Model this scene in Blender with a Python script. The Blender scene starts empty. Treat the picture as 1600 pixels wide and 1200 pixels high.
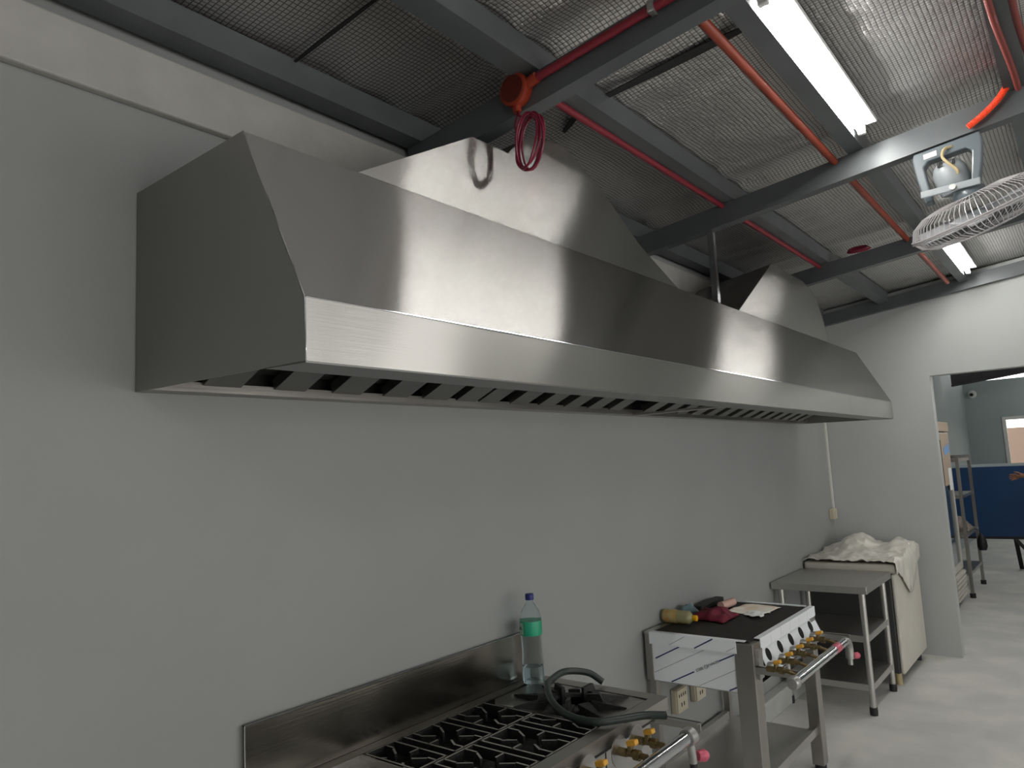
import bpy, bmesh, math, random
from mathutils import Vector, Matrix, noise
random.seed(7)
PI = math.pi
sc = bpy.context.scene
COL = sc.collection
W = {}                                   # world location of every Empty / object used as a parent

# ------------------------------------------------------------------ camera
F = 1135.4058649133437
R0 = ((0.77973682, 0.62399183, -0.05142659), (-0.11228783, 0.05856234, -0.99194853), (-0.61595612, 0.77923337, 0.11572991))
cam = bpy.data.cameras.new('camera')
cam.sensor_fit = 'HORIZONTAL'; cam.sensor_width = 36.0; cam.lens = F / 1600 * 36.0
cam.clip_start = 0.05; cam.clip_end = 200
co = bpy.data.objects.new('camera', cam); COL.objects.link(co)
rx = Vector(R0[0]).normalized(); rz = -Vector(R0[2]).normalized(); ry = rz.cross(rx).normalized(); rx = ry.cross(rz)
M = Matrix.Identity(4)
for i in range(3):
    M[i][0], M[i][1], M[i][2] = rx[i], ry[i], rz[i]
M[2][3] = 1.7
co.matrix_world = M
sc.camera = co

# ------------------------------------------------------------------ materials
def mat(name, base, rough=.5, metal=0., var=0., vscale=3., stretch=(1, 1, 1), bump=0., bscale=20., bstretch=None,
        col2=None, spec=.5, trans=0., emit=0., ecol=None, coat=0., alpha=1., ior=1.45, detail=4.):
    m = bpy.data.materials.new(name); m.use_nodes = True
    nt = m.node_tree; b = nt.nodes['Principled BSDF']; L = nt.links.new
    b.inputs['Base Color'].default_value = (*base, 1)
    b.inputs['Roughness'].default_value = rough; b.inputs['Metallic'].default_value = metal
    b.inputs['Specular IOR Level'].default_value = spec
    b.inputs['Transmission Weight'].default_value = trans; b.inputs['IOR'].default_value = ior
    b.inputs['Coat Weight'].default_value = coat; b.inputs['Alpha'].default_value = alpha
    if emit:
        b.inputs['Emission Color'].default_value = (*(ecol or base), 1); b.inputs['Emission Strength'].default_value = emit
    tc = nt.nodes.new('ShaderNodeTexCoord')
    if var or col2:
        mp = nt.nodes.new('ShaderNodeMapping'); mp.inputs['Scale'].default_value = stretch
        L(tc.outputs['Object'], mp.inputs['Vector'])
        n = nt.nodes.new('ShaderNodeTexNoise'); n.inputs['Scale'].default_value = vscale; n.inputs['Detail'].default_value = detail
        L(mp.outputs[0], n.inputs['Vector'])
        mx = nt.nodes.new('ShaderNodeMix'); mx.data_type = 'RGBA'
        c2 = col2 or tuple(c * (1 - var) for c in base)
        mx.inputs[6].default_value = (*base, 1); mx.inputs[7].default_value = (*c2, 1)
        rp = nt.nodes.new('ShaderNodeValToRGB'); rp.color_ramp.elements[0].position = .38; rp.color_ramp.elements[1].position = .68
        L(n.outputs['Fac'], rp.inputs[0]); L(rp.outputs[0], mx.inputs[0]); L(mx.outputs[2], b.inputs['Base Color'])
    if bump:
        mp = nt.nodes.new('ShaderNodeMapping'); mp.inputs['Scale'].default_value = bstretch or (1, 1, 1)
        L(tc.outputs['Object'], mp.inputs['Vector'])
        n = nt.nodes.new('ShaderNodeTexNoise'); n.inputs['Scale'].default_value = bscale; n.inputs['Detail'].default_value = 3
        L(mp.outputs[0], n.inputs['Vector'])
        bp = nt.nodes.new('ShaderNodeBump'); bp.inputs['Strength'].default_value = bump; bp.inputs['Distance'].default_value = .02
        L(n.outputs['Fac'], bp.inputs['Height']); L(bp.outputs[0], b.inputs['Normal'])
    return m

def stainless(name, base=(.50, .49, .475), rough=.30, wav=.10, wscale=1.6, grain=(60, 1.5, 60), aniso=0.):
    """brushed sheet: fine grain along y and slow oil-canning of the sheet"""
    m = bpy.data.materials.new(name); m.use_nodes = True
    nt = m.node_tree; b = nt.nodes['Principled BSDF']; L = nt.links.new
    b.inputs['Base Color'].default_value = (*base, 1); b.inputs['Metallic'].default_value = 1
    tc = nt.nodes.new('ShaderNodeTexCoord')
    mp = nt.nodes.new('ShaderNodeMapping'); mp.inputs['Scale'].default_value = grain; L(tc.outputs['Object'], mp.inputs[0])
    n1 = nt.nodes.new('ShaderNodeTexNoise'); n1.inputs['Scale'].default_value = 3; n1.inputs['Detail'].default_value = 3; L(mp.outputs[0], n1.inputs['Vector'])
    n2 = nt.nodes.new('ShaderNodeTexNoise'); n2.inputs['Scale'].default_value = wscale; n2.inputs['Detail'].default_value = 0; L(tc.outputs['Object'], n2.inputs['Vector'])
    b1 = nt.nodes.new('ShaderNodeBump'); b1.inputs['Strength'].default_value = .035; b1.inputs['Distance'].default_value = .01; L(n1.outputs['Fac'], b1.inputs['Height'])
    b2 = nt.nodes.new('ShaderNodeBump'); b2.inputs['Strength'].default_value = wav; b2.inputs['Distance'].default_value = .1; L(n2.outputs['Fac'], b2.inputs['Height'])
    L(b1.outputs[0], b2.inputs['Normal']); L(b2.outputs[0], b.inputs['Normal'])
    n3 = nt.nodes.new('ShaderNodeTexNoise'); n3.inputs['Scale'].default_value = 2.2; n3.inputs['Detail'].default_value = 4; L(tc.outputs['Object'], n3.inputs['Vector'])
    mr = nt.nodes.new('ShaderNodeMapRange'); mr.inputs[3].default_value = rough - (.003 if aniso else .05); mr.inputs[4].default_value = rough + (.004 if aniso else .07)
    L(n3.outputs['Fac'], mr.inputs[0]); L(mr.outputs[0], b.inputs['Roughness'])
    if aniso:                       # grain runs along y: highlights smear across it, stay crisp along it
        cb = nt.nodes.new('ShaderNodeCombineXYZ'); cb.inputs[2].default_value = 1
        gl = nt.nodes.new('ShaderNodeBsdfAnisotropic'); gl.distribution = 'GGX'
        gl.inputs['Color'].default_value = (*base, 1); gl.inputs['Anisotropy'].default_value = -aniso
        L(mr.outputs[0], gl.inputs['Roughness']); L(cb.outputs[0], gl.inputs['Tangent']); L(b2.outputs[0], gl.inputs['Normal'])
        L(gl.outputs[0], nt.nodes['Material Output'].inputs['Surface']); nt.nodes.remove(b)
    return m

def foil(name):
    """silver bubble foil with a woven scrim: square dark threads, pillowed cells, crinkles"""
    m = bpy.data.materials.new(name); m.use_nodes = True
    nt = m.node_tree; b = nt.nodes['Principled BSDF']; L = nt.links.new
    tc = nt.nodes.new('ShaderNodeTexCoord'); sp = nt.nodes.new('ShaderNodeSeparateXYZ'); L(tc.outputs['Object'], sp.inputs[0])
    def mth(op, a, v=None):
        q = nt.nodes.new('ShaderNodeMath'); q.operation = op
        if isinstance(a, (int, float)): q.inputs[0].default_value = a
        else: L(a, q.inputs[0])
        if v is not None:
            if isinstance(v, (int, float)): q.inputs[1].default_value = v
            else: L(v, q.inputs[1])
        return q.outputs[0]
    K = 62
    def cell(o): return mth('ABSOLUTE', mth('SUBTRACT', mth('FRACT', mth('MULTIPLY', o, K)), .5))   # 0 mid cell .. .5 on a thread
    cx, cy = cell(sp.outputs[0]), cell(sp.outputs[1])
    mxx = mth('MAXIMUM', cx, cy)
    line = mth('GREATER_THAN', mxx, .40)
    pil = mth('SUBTRACT', 1.0, mth('ADD', mth('MULTIPLY', cx, cx), mth('MULTIPLY', cy, cy)))
    n = nt.nodes.new('ShaderNodeTexNoise'); n.inputs['Scale'].default_value = 55; n.inputs['Detail'].default_value = 3; L(tc.outputs['Object'], n.inputs['Vector'])
    n2 = nt.nodes.new('ShaderNodeTexNoise'); n2.inputs['Scale'].default_value = 5; n2.inputs['Detail'].default_value = 3; L(tc.outputs['Object'], n2.inputs['Vector'])
    h = mth('ADD', mth('ADD', mth('MULTIPLY', pil, .5), mth('MULTIPLY', n.outputs['Fac'], .8)), mth('MULTIPLY', n2.outputs['Fac'], 2.0))
    bp = nt.nodes.new('ShaderNodeBump'); bp.inputs['Strength'].default_value = .55; bp.inputs['Distance'].default_value = .012
    L(h, bp.inputs['Height']); L(bp.outputs[0], b.inputs['Normal'])
    mx = nt.nodes.new('ShaderNodeMix'); mx.data_type = 'RGBA'
    mx.inputs[6].default_value = (.68, .665, .655, 1); mx.inputs[7].default_value = (.20, .195, .19, 1)
    L(line, mx.inputs[0]); L(mx.outputs[2], b.inputs['Base Color'])
    b.inputs['Metallic'].default_value = .80; b.inputs['Roughness'].default_value = .38
    return m

WALLC = (.288, .297, .290)
M_wall = mat('wall_paint', WALLC, .55, var=.07, vscale=1.3, bump=.03, bscale=60)
M_wall2 = mat('wall_paint_lightened', (.44, .455, .445), .55, var=.06, vscale=1.1, bump=.03, bscale=60)  # left wall's paint, lightened so the colour carries some of the lamplight
M_far = mat('far_wall_paint', (.36, .42, .42), .6, var=.05, vscale=.8)
M_beam = mat('concrete_beam', (.42, .41, .385), .8, var=.16, vscale=5, bump=.15, bscale=25)
M_floor = mat('floor_screed', (.56, .56, .545), .5, col2=(.70, .69, .64), vscale=2.8, bump=.04, bscale=30, detail=8)
M_curb = mat('curb_plaster', (.42, .43, .41), .7, var=.12, vscale=6)
M_foil = foil('foil_insulation')
M_black = mat('black_tape', (.014, .014, .015), .6)
M_steel = mat('rafter_steel_paint', (.115, .125, .130), .40, .25, var=.2, vscale=4)
M_ss = stainless('stainless_sheet')
M_sshood = stainless('stainless_hood', base=(.41, .402, .388), rough=.27, wav=.005, wscale=1.0, aniso=.80)
M_sslip = stainless('stainless_lip', base=(.56, .55, .525), rough=.27, wav=.004, wscale=1.0, aniso=.75)
M_ssduct = stainless('stainless_duct', base=(.40, .393, .378), rough=.27, wav=.035, wscale=1.6, aniso=.75)
M_ssold = stainless('stainless_worn', base=(.40, .38, .355), rough=.34, wav=.12, wscale=3)
M_sstable = stainless('stainless_table', base=(.54, .53, .505), rough=.36, wav=.05, wscale=3, grain=(3, 60, 60))
M_ssdark = stainless('stainless_backsplash', base=(.21, .197, .172), rough=.20, wav=.20, wscale=3.2)
M_slat = mat('filter_plate', (.26, .26, .255), .36, 1.0)
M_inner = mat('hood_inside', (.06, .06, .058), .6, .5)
M_chrome = mat('chrome_pipe', (.62, .63, .65), .14, 1.0)
M_galv = mat('galvanised_fitting', (.46, .455, .44), .42, .85, var=.2, vscale=30)
M_iron = mat('cast_iron', (.020, .020, .020), .5, .3, bump=.2, bscale=120)
M_irong = mat('worn_iron', (.34, .325, .30), .45, .4, bump=.15, bscale=120)
M_rubber = mat('black_rubber', (.018, .018, .018), .6)
M_hose = mat('green_black_hose', (.022, .032, .028), .42, var=.3, vscale=30)
M_film = mat('film_white', (.78, .81, .84), .38, coat=.25)
M_filml = mat('film_line_blue', (.02, .03, .13), .4)
M_filmg = mat('film_line_grey', (.30, .31, .34), .5)
M_hole = mat('burner_hole', (.004, .004, .004), .9)
M_grillbar = mat('grill_bar', (.040, .034, .030), .55, .4, var=.3, vscale=14)
M_brass = mat('brass', (.23, .175, .085), .42, .9, var=.3, vscale=60)
M_yellow = mat('yellow_handle', (.62, .32, .035), .45)
M_pink = mat('pink_handle', (.50, .09, .14), .35)
M_redpvc = mat('red_conduit', (.20, .016, .028), .42)
M_orange = mat('orange_conduit', (.24, .038, .017), .45, var=.15, vscale=10)
M_orangeb = mat('orange_hose', (.85, .075, .025), .42)
M_redhose = mat('red_corrugated_hose', (.17, .030, .024), .5)
M_redwire = mat('red_wire', (.17, .008, .028), .32)
M_redbox = mat('red_box', (.26, .028, .010), .45)
M_white = mat('white_plastic', (.72, .71, .68), .4)
M_lamph = mat('lamp_housing', (.55, .56, .56), .4)
M_cream = mat('cream_plastic', (.52, .47, .36), .45)
M_fan = mat('fan_grey', (.115, .14, .155), .35, coat=.15)
M_fanl = mat('fan_light_grey', (.30, .325, .34), .4)
M_wire = mat('fan_guard_wire', (.50, .48, .49), .35, .3)
M_blade = mat('fan_blade', (.40, .41, .43), .35)
M_cableY = mat('tan_cable', (.45, .36, .20), .5)
M_trunk = mat('trunking_white', (.66, .66, .62), .5)
M_fridge = mat('freezer_enamel', (.58, .555, .49), .42, var=.10, vscale=4)
M_sheet = mat('plastic_sheet', (.78, .75, .67), .30, var=.18, vscale=9, bump=.7, bscale=16, trans=.06, coat=.4)
M_blue = mat('blue_board', (.012, .055, .16), .45, var=.2, vscale=2)
M_bluegrey = mat('white_edge', (.45, .52, .55), .5)
M_kraft = mat('kraft_tape', (.42, .33, .25), .6)
M_paper = mat('paper', (.80, .77, .69), .7, col2=(.68, .52, .34), vscale=12)
M_paperw = mat('paper_white', (.82, .84, .83), .7)
M_pinkp = mat('pink_paper', (.62, .40, .34), .7)
M_redcl = mat('red_cloth', (.14, .008, .022), .8, var=.3, vscale=20)
M_bluepl = mat('blue_film', (.25, .38, .42), .25, trans=.55)
M_pet = mat('clear_pet', (.80, .90, .93), .08, trans=.96, ior=1.12)
M_water = mat('water', (.75, .87, .92), .02, trans=1.0, ior=1.2)
M_label = mat('green_label', (.02, .30, .15), .4, col2=(.03, .40, .24), vscale=30, stretch=(1, 1, .1))
M_labelw = mat('label_pale', (.35, .55, .42), .4)
M_cap = mat('blue_cap', (.012, .02, .16), .4)
M_ycap = mat('yellow_cap', (.80, .42, .01), .4)
M_juice = mat('juice', (.50, .48, .24), .2, trans=.35, coat=.3)
M_juicel = mat('juice_label', (.50, .42, .20), .45, col2=(.55, .25, .03), vscale=18)
M_skin = mat('skin', (.30, .13, .065), .5)
M_shirt = mat('shirt', (.10, .10, .12), .8)
M_trouser = mat('trousers', (.03, .035, .05), .8)
M_hair = mat('hair', (.01, .008, .007), .6)
M_salmon = mat('outside_wall_salmon', (.21, .145, .112), .8)
M_glassp = mat('window_glass', (.95, .97, .97), .02, trans=1.0, ior=1.05)
M_glassd = mat('fridge_glass', (.03, .06, .09), .08, coat=.4)
M_bag = mat('black_bag', (.012, .012, .014), .5)
M_cloth = mat('rag', (.30, .26, .22), .85, col2=(.10, .08, .07), vscale=25)
M_roofd = mat('dark_roof', (.03, .03, .032), .8)
M_ink = mat('ink', (.05, .05, .07), .6)
def emat(name, col, s):
    m = bpy.data.materials.new(name); m.use_nodes = True
    nt = m.node_tree; b = nt.nodes['Principled BSDF']
    b.inputs['Base Color'].default_value = (.8, .8, .8, 1)
    b.inputs['Emission Color'].default_value = (*col, 1); b.inputs['Emission Strength'].default_value = s
    return m
M_tube = emat('lamp_tube_lit', (1.0, .98, .94), 112)

# ------------------------------------------------------------------ mesh builder (world coordinates)
class MB:
    def __init__(s): s.bm = bmesh.new(); s.mi = 0
    def _f(s, vs):
        try:
            f = s.bm.faces.new(vs); f.material_index = s.mi; return f
        except ValueError: return None
    def box(s, a, b):
        x0, y0, z0 = a; x1, y1, z1 = b
        v = [s.bm.verts.new(p) for p in ((x0,y0,z0),(x1,y0,z0),(x1,y1,z0),(x0,y1,z0),(x0,y0,z1),(x1,y0,z1),(x1,y1,z1),(x0,y1,z1))]
        for q in ((3,2,1,0),(4,5,6,7),(0,1,5,4),(1,2,6,5),(2,3,7,6),(3,0,4,7)): s._f([v[i] for i in q])
        return s
    def obox(s, c, ax, ay, az, dx, dy, dz):
        """oriented box: centre c, unit axes and full sizes"""
        c = Vector(c); ax, ay, az = Vector(ax).normalized(), Vector(ay).normalized(), Vector(az).normalized()
        v = []
        for k in (-1, 1):
            for (i, j) in ((-1,-1),(1,-1),(1,1),(-1,1)):
                v.append(s.bm.verts.new(c + ax*i*dx/2 + ay*j*dy/2 + az*k*dz/2))
        for q in ((3,2,1,0),(4,5,6,7),(0,1,5,4),(1,2,6,5),(2,3,7,6),(3,0,4,7)): s._f([v[i] for i in q])
        return s
    def prism(s, A, B):
        """closed solid between two point loops with the same count"""
        a = [s.bm.verts.new(p) for p in A]; b = [s.bm.verts.new(p) for p in B]; n = len(a)
        s._f(list(reversed(a))); s._f(b)
        for i in range(n): s._f([a[i], a[(i+1) % n], b[(i+1) % n], b[i]])
        return s
    def sheet(s, P, n, t):
        """flat polygon P thickened by t along n"""
        n = Vector(n).normalized() * t
        return s.prism([Vector(p) for p in P], [Vector(p) + n for p in P])
    def tube(s, pts, r, seg=10, cap=True, closed=False, rs=None):
        pts = [Vector(p) for p in pts]; n = len(pts); rings = []
        T = []
        for i in range(n):
            if closed: t = pts[(i+1) % n] - pts[i-1]
            else: t = pts[min(i+1, n-1)] - pts[max(i-1, 0)]
            T.append(t.normalized())
        u = T[0].orthogonal().normalized()
        for i in range(n):
            u = (u - T[i]*u.dot(T[i]))
            u = u.normalized() if u.length > 1e-6 else T[i].orthogonal().normalized()
            w = T[i].cross(u); rr = rs[i] if rs else r
            rings.append([s.bm.verts.new(pts[i] + (u*math.cos(2*PI*k/seg) + w*math.sin(2*PI*k/seg))*rr) for k in range(seg)])
        m = n if closed else n-1
        for i in range(m):
            A, B = rings[i], rings[(i+1) % n]
            for k in range(seg): s._f([A[k], A[(k+1) % seg], B[(k+1) % seg], B[k]])
        if cap and not closed:
            s._f(list(reversed(rings[0]))); s._f(rings[-1])
        return s
    def cyl(s, a, b, r, seg=16, r2=None): return s.tube([a, b], r, seg, rs=[r, r if r2 is None else r2])
    def lathe(s, prof, c, axis=(0,0,1), seg=24):
        """prof: list of (radius, height) along axis from c"""
        c = Vector(c); az = Vector(axis).normalized(); u = az.orthogonal().normalized(); w = az.cross(u); rings = []
        for r, h in prof:
            if r < 1e-6: rings.append([s.bm.verts.new(c + az*h)])
            else: rings.append([s.bm.verts.new(c + az*h + (u*math.cos(2*PI*k/seg) + w*math.sin(2*PI*k/seg))*r) for k in range(seg)])
        for A, B in zip(rings, rings[1:]):
            if len(A) == 1 and len(B) == 1: continue
            for k in range(seg):
                k2 = (k+1) % seg
                if len(A) == 1: s._f([A[0], B[k2], B[k]])
                elif len(B) == 1: s._f([A[k], A[k2], B[0]])
                else: s._f([A[k], A[k2], B[k2], B[k]])
        if len(rings[0]) > 1: s._f(list(reversed(rings[0])))
        if len(rings[-1]) > 1: s._f(rings[-1])
        return s
    def ball(s, c, r, seg=16, sc=(1,1,1)):
        n = 8
        prof = [(r*math.sin(PI*i/n), -r*math.cos(PI*i/n)) for i in range(n+1)]
        k0 = len(s.bm.verts); s.lathe(prof, (0,0,0), (0,0,1), seg); s.bm.verts.ensure_lookup_table()
        for v in list(s.bm.verts)[k0:]: v.co = Vector((v.co.x*sc[0], v.co.y*sc[1], v.co.z*sc[2])) + Vector(c)
        return s
    def grid(s, f, nu, nv):
        V = [[s.bm.verts.new(f(i/nu, j/nv)) for j in range(nv+1)] for i in range(nu+1)]
        for i in range(nu):
            for j in range(nv): s._f([V[i][j], V[i+1][j], V[i+1][j+1], V[i][j+1]])
        return s
    def build(s, name, mats, parent=None, bevel=0., smooth=False, loc=None, subsurf=0, solid=0.):
        if not isinstance(mats, (list, tuple)): mats = [mats]
        base = W[parent] if parent else (Vector(loc) if loc else Vector((0,0,0)))
        bmesh.ops.recalc_face_normals(s.bm, faces=s.bm.faces[:])
        for v in s.bm.verts: v.co -= base
        me = bpy.data.meshes.new(name); s.bm.to_mesh(me); s.bm.free()
        for m in mats: me.materials.append(m)
        o = bpy.data.objects.new(name, me); COL.objects.link(o)
        if smooth:
            for p in me.polygons: p.use_smooth = True
            try: me.set_sharp_from_angle(angle=math.radians(38))
            except Exception: pass
        if parent: o.parent = parent
        elif loc: o.location = loc
        W[o] = base
        if solid:
            sm = o.modifiers.new('solid', 'SOLIDIFY'); sm.thickness = solid; sm.offset = 0
        if bevel:
            bv = o.modifiers.new('bevel', 'BEVEL'); bv.width = bevel; bv.segments = 2; bv.limit_method = 'ANGLE'; bv.angle_limit = math.radians(40)
        if subsurf:
            ss = o.modifiers.new('sub', 'SUBSURF'); ss.levels = subsurf; ss.render_levels = subsurf
        return o

def tag(o, label, cat, group=None):
    o['label'] = label; o['category'] = cat
    if group: o['group'] = group
    return o
def thing(name, label, cat, loc, group=None):
    o = bpy.data.objects.new(name, None); COL.objects.link(o); o.location = loc; o.empty_display_size = .1
    W[o] = Vector(loc)
    return tag(o, label, cat, group)
def struct(o): o['kind'] = 'structure'; return o
def bez(pts, n=8):
    """Catmull-Rom through the points"""
    P = [Vector(p) for p in pts]; P = [P[0]*2-P[1]] + P + [P[-1]*2-P[-2]]; out = []
    for i in range(1, len(P)-2):
        a, b, c, d = P[i-1:i+3]
        for k in range(n):
            t = k/n
            out.append(.5*((2*b) + (c-a)*t + (2*a-5*b+4*c-d)*t*t + (3*b-a-3*c+d)*t**3))
    out.append(P[-2]); return out

# ================================================================== SETTING
XW, YE = -1.895, 6.955           # face of the left wall, face of the end wall
SL = .112                        # slope of the roof in x
def zr(x, z0): return z0 + SL*x
XR, YB = 3.3, -2.3

struct(MB().box((-2.3, YB-.2, -.1), (4.4, 17.2, 0)).build('floor', M_floor))
struct(MB().box((XW-.15, YB-.15, 0), (XW, YE+.12, zr(XW, 3.19))).build('wall_left', M_wall))
# end wall with the doorway
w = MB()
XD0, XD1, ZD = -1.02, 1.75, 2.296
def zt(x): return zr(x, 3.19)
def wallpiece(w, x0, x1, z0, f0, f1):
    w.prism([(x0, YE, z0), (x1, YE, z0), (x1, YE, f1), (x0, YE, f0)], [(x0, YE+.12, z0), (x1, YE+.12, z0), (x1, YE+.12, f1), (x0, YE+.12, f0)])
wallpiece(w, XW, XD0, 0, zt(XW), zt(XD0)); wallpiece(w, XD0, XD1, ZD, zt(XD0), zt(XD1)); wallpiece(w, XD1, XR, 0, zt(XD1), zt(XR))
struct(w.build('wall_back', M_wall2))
QY0, QY1, QZ0, QZ1 = -1.4, 6.2, .5, 2.4  # wide unseen opening added to let soft daylight fill in
w = MB()
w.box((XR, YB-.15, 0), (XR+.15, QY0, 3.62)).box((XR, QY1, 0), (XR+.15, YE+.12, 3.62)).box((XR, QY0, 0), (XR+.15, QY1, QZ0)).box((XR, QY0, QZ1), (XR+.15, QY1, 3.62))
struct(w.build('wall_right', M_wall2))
w = MB()
w.box((XR+.04, QY0, QZ0), (XR+.09, QY1, QZ0+.05)).box((XR+.04, QY0, QZ1-.05), (XR+.09, QY1, QZ1))
for k in range(5): yy = QY0 + (QY1-QY0-.05)*k/4; w.box((XR+.04, yy, QZ0+.05), (XR+.09, yy+.05, QZ1-.05))
struct(w.build('window_fill', M_white))  # frame of the added fill opening, never in view
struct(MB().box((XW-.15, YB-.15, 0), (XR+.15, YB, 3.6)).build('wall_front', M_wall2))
struct(MB().box((XW, YB, 2.705), (XW+.03, YE, 2.866)).build('trim_1', M_beam, bevel=.006))
struct(MB().box((XW, YB, 0), (XW+.075, YE, .13)).build('baseboard_left', M_curb, bevel=.008))

# insulation deck under the roof: sags a little between purlins, crinkled near the rafters
RAF = [1.81, 3.43, 5.08, 6.894]
PUR = [(-1.865, -1.795), (-1.335, -1.255), (-.72, -.655), (-.125, -.045)]
def deck(u, v):
    x = -2.0 + u*5.4; y = YB-.1 + v*(YE+.2-YB)
    d = min(abs(y-.03-r) for r in RAF)
    px = ((x+1.83) % .585)/.585
    sag = .020*math.sin(PI*px)*(.5+.5*min(1, d/.3))
    wr = .010*noise.noise(Vector((x*1.6, y*9, 0))) + .006*noise.noise(Vector((x*7, y*7, 4)))
    lift = -.014*math.exp(-((d-.12)/.05)**2)
    return (x, y, zr(x, 3.208) - sag*.6 + wr + lift)
ce = struct(MB().grid(deck, 130, 260).build('ceiling', M_foil, smooth=True, solid=.004))
struct(MB().prism([(-2.05, YB-.2, zr(-2.05, 3.245)), (XR+.2, YB-.2, zr(XR+.2, 3.245)), (XR+.2, YB-.2, zr(XR+.2, 3.285)), (-2.05, YB-.2, zr(-2.05, 3.285))],
                  [(-2.05, YE+.13, zr(-2.05, 3.245)), (XR+.2, YE+.13, zr(XR+.2, 3.245)), (XR+.2, YE+.13, zr(XR+.2, 3.285)), (-2.05, YE+.13, zr(-2.05, 3.285))]).build('ceiling', M_roofd))
def seam(pts, w0):
    m = MB(); n = len(pts)-1
    P = bez(pts, 10); L = []; Rr = []
    for i, p in enumerate(P):
        t = i/(len(P)-1); ww = w0*(.35+.65*math.sin(PI*min(1, .12+t*.85)))
        L.append(Vector((p.x, p.y-ww/2, zr(p.x, 3.178)))); Rr.append(Vector((p.x, p.y+ww/2, zr(p.x, 3.178))))
    for i in range(len(P)-1): m.sheet([L[i], L[i+1], Rr[i+1], Rr[i]], (0, 0, 1), .004)
    return m
seam([(-1.79, 1.27, 0), (-1.6, 1.275, 0), (-1.35, 1.285, 0)], .014).build('seam_tape', M_black, ce)
seam([(-1.25, 2.235, 0), (-1.0, 2.25, 0), (-.84, 2.26, 0), (-.73, 2.27, 0)], .05).build('seam_tape', M_black, ce)
seam([(-1.50, 2.31, 0), (-1.43, 2.27, 0), (-1.36, 2.23, 0)], .03).build('seam_tape', M_black, ce)

# rafters: lipped C profile, web towards the camera
def rafter(y, label):
    x0, x1 = XW+.03, XR
    zb = 3.045 if y > 6 else 3.0
    prof = [(0,0), (.06,0), (.06,.018), (.057,.018), (.057,.003), (.003,.003), (.003,.102), (.057,.102), (.057,.087), (.06,.087), (.06,.105), (0,.105)]
    o = MB().prism([(x0, y+a, zr(x0, zb)+b) for a, b in prof], [(x1, y+a, zr(x1, zb)+b) for a, b in prof]).build('steel_rafter', M_steel)
    return tag(o, label, 'rafter', 'sloping steel rafters under the foil roof')
RL = ['sloping grey steel rafter carrying the round red junction box',
      'sloping grey steel rafter the grey fan hangs from',
      'sloping dark steel rafter seen just below the fan guard',
      'sloping steel rafter lying against the top of the end wall']
rafs = [rafter(y, l) for y, l in zip(RAF, RL)]
def purlin(x0, x1, label):
    a = zr(x0, 3.107); b = a + .084; t = .003
    prof = [(x0, a), (x1, a), (x1, b), (x0, b), (x0, b-.014), (x0+t, b-.014), (x0+t, b-t), (x1-t, b-t), (x1-t, a+t), (x0+t, a+t), (x0+t, a+.014), (x0, a+.014)]
    dz = zr(x1, 0)-zr(x0, 0)
    sh = lambda y: [(x, y, z + (x-x0)/(x1-x0)*dz) for x, z in prof]
    o = MB().prism(sh(YB), sh(RAF[3])).build('roof_purlin', M_steel)
    return tag(o, label, 'purlin', 'steel purlins running along the roof')
purlin(*PUR[0], 'dark steel purlin running along the roof edge above the concrete beam')
purlin(*PUR[1], 'steel purlin with the thin red conduit clipped under it')
purlin(*PUR[2], 'steel purlin right beside the glowing tube lamps')
purlin(*PUR[3], 'bright-edged steel purlin beside the red corrugated hoses, at top right')

# ------------------------------------------------------------------ tube lamps
LXC = -.626
def lamp(y0, y1, x, label):
    zc = zr(x, 3.150)
    t = thing('tube_lamp', label, 'light', (x, (y0+y1)/2, zc), 'tube lamps under the foil roof')
    MB().box((x-.027, y0, zc), (x+.062, y1, zc+.016)).build('lamp_housing', M_lamph, t, bevel=.003)
    for y in (y0+.2, y1-.24): MB().box((x-.025, y, zc+.016), (x-.005, y+.04, zr(x, 3.195))).build('lamp_bracket', M_galv, t)
    MB().tube([(x, y0+.02, zc-.024), (x, y1-.02, zc-.024)], .0145, 14).build('lamp_tube', M_tube, t, smooth=True)
    for y in (y0, y1-.022): MB().box((x-.016, y, zc-.041), (x+.016, y+.022, zc)).build('lamp_socket', M_white, t, bevel=.004)
    return t
lamp(2.09, 3.30, LXC, 'long glowing tube lamp at the top between the two nearest rafters')
lamp(5.45, 6.66, LXC, 'glowing tube lamp above the doorway, partly hidden by the fan')
lamp(-2.15, -.93, 1.5, 'added fill tube lamp, out of view behind the viewpoint')  # added lamp, never in view; softens the near rafter's shadow on the wall

# ================================================================== EXHAUST HOOD
HY0, HY1 = .845, 6.15
ZB, ZL0, ZL1, ZT = 1.943, 1.929, 2.057, 2.470
XL, XT = -1.175, -1.388
hood = thing('exhaust_hood', 'long stainless steel wall canopy hood above the cooking line', 'exhaust hood', (XW+.003, (HY0+HY1)/2, ZB))
XB = XW+.003
prof = [(XB, ZB), (XL, ZL0), (XL, ZL1), (XT, ZT), (XB, ZT)]
for y, s in ((HY0, 1), (HY1, -1)):
    MB().prism([(x, y, z) for x, z in prof], [(x, y+s*.004, z) for x, z in prof]).build('end_panel', M_sshood, hood)
sn = Vector((ZT-ZL1, 0, XL-XT)).normalized()
MB().sheet([(XL, HY0+.004, ZL1), (XL, HY1-.004, ZL1), (XT, HY1-.004, ZT), (XT, HY0+.004, ZT)], -sn, .004).build('sloped_panel', M_sshood, hood)
MB().box((XL-.004, HY0+.004, ZL0), (XL, 4.93, ZL1)).box((XL-.004, 4.934, ZL0), (XL, HY1-.004, ZL1)).build('front_lip', M_sslip, hood)
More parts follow.
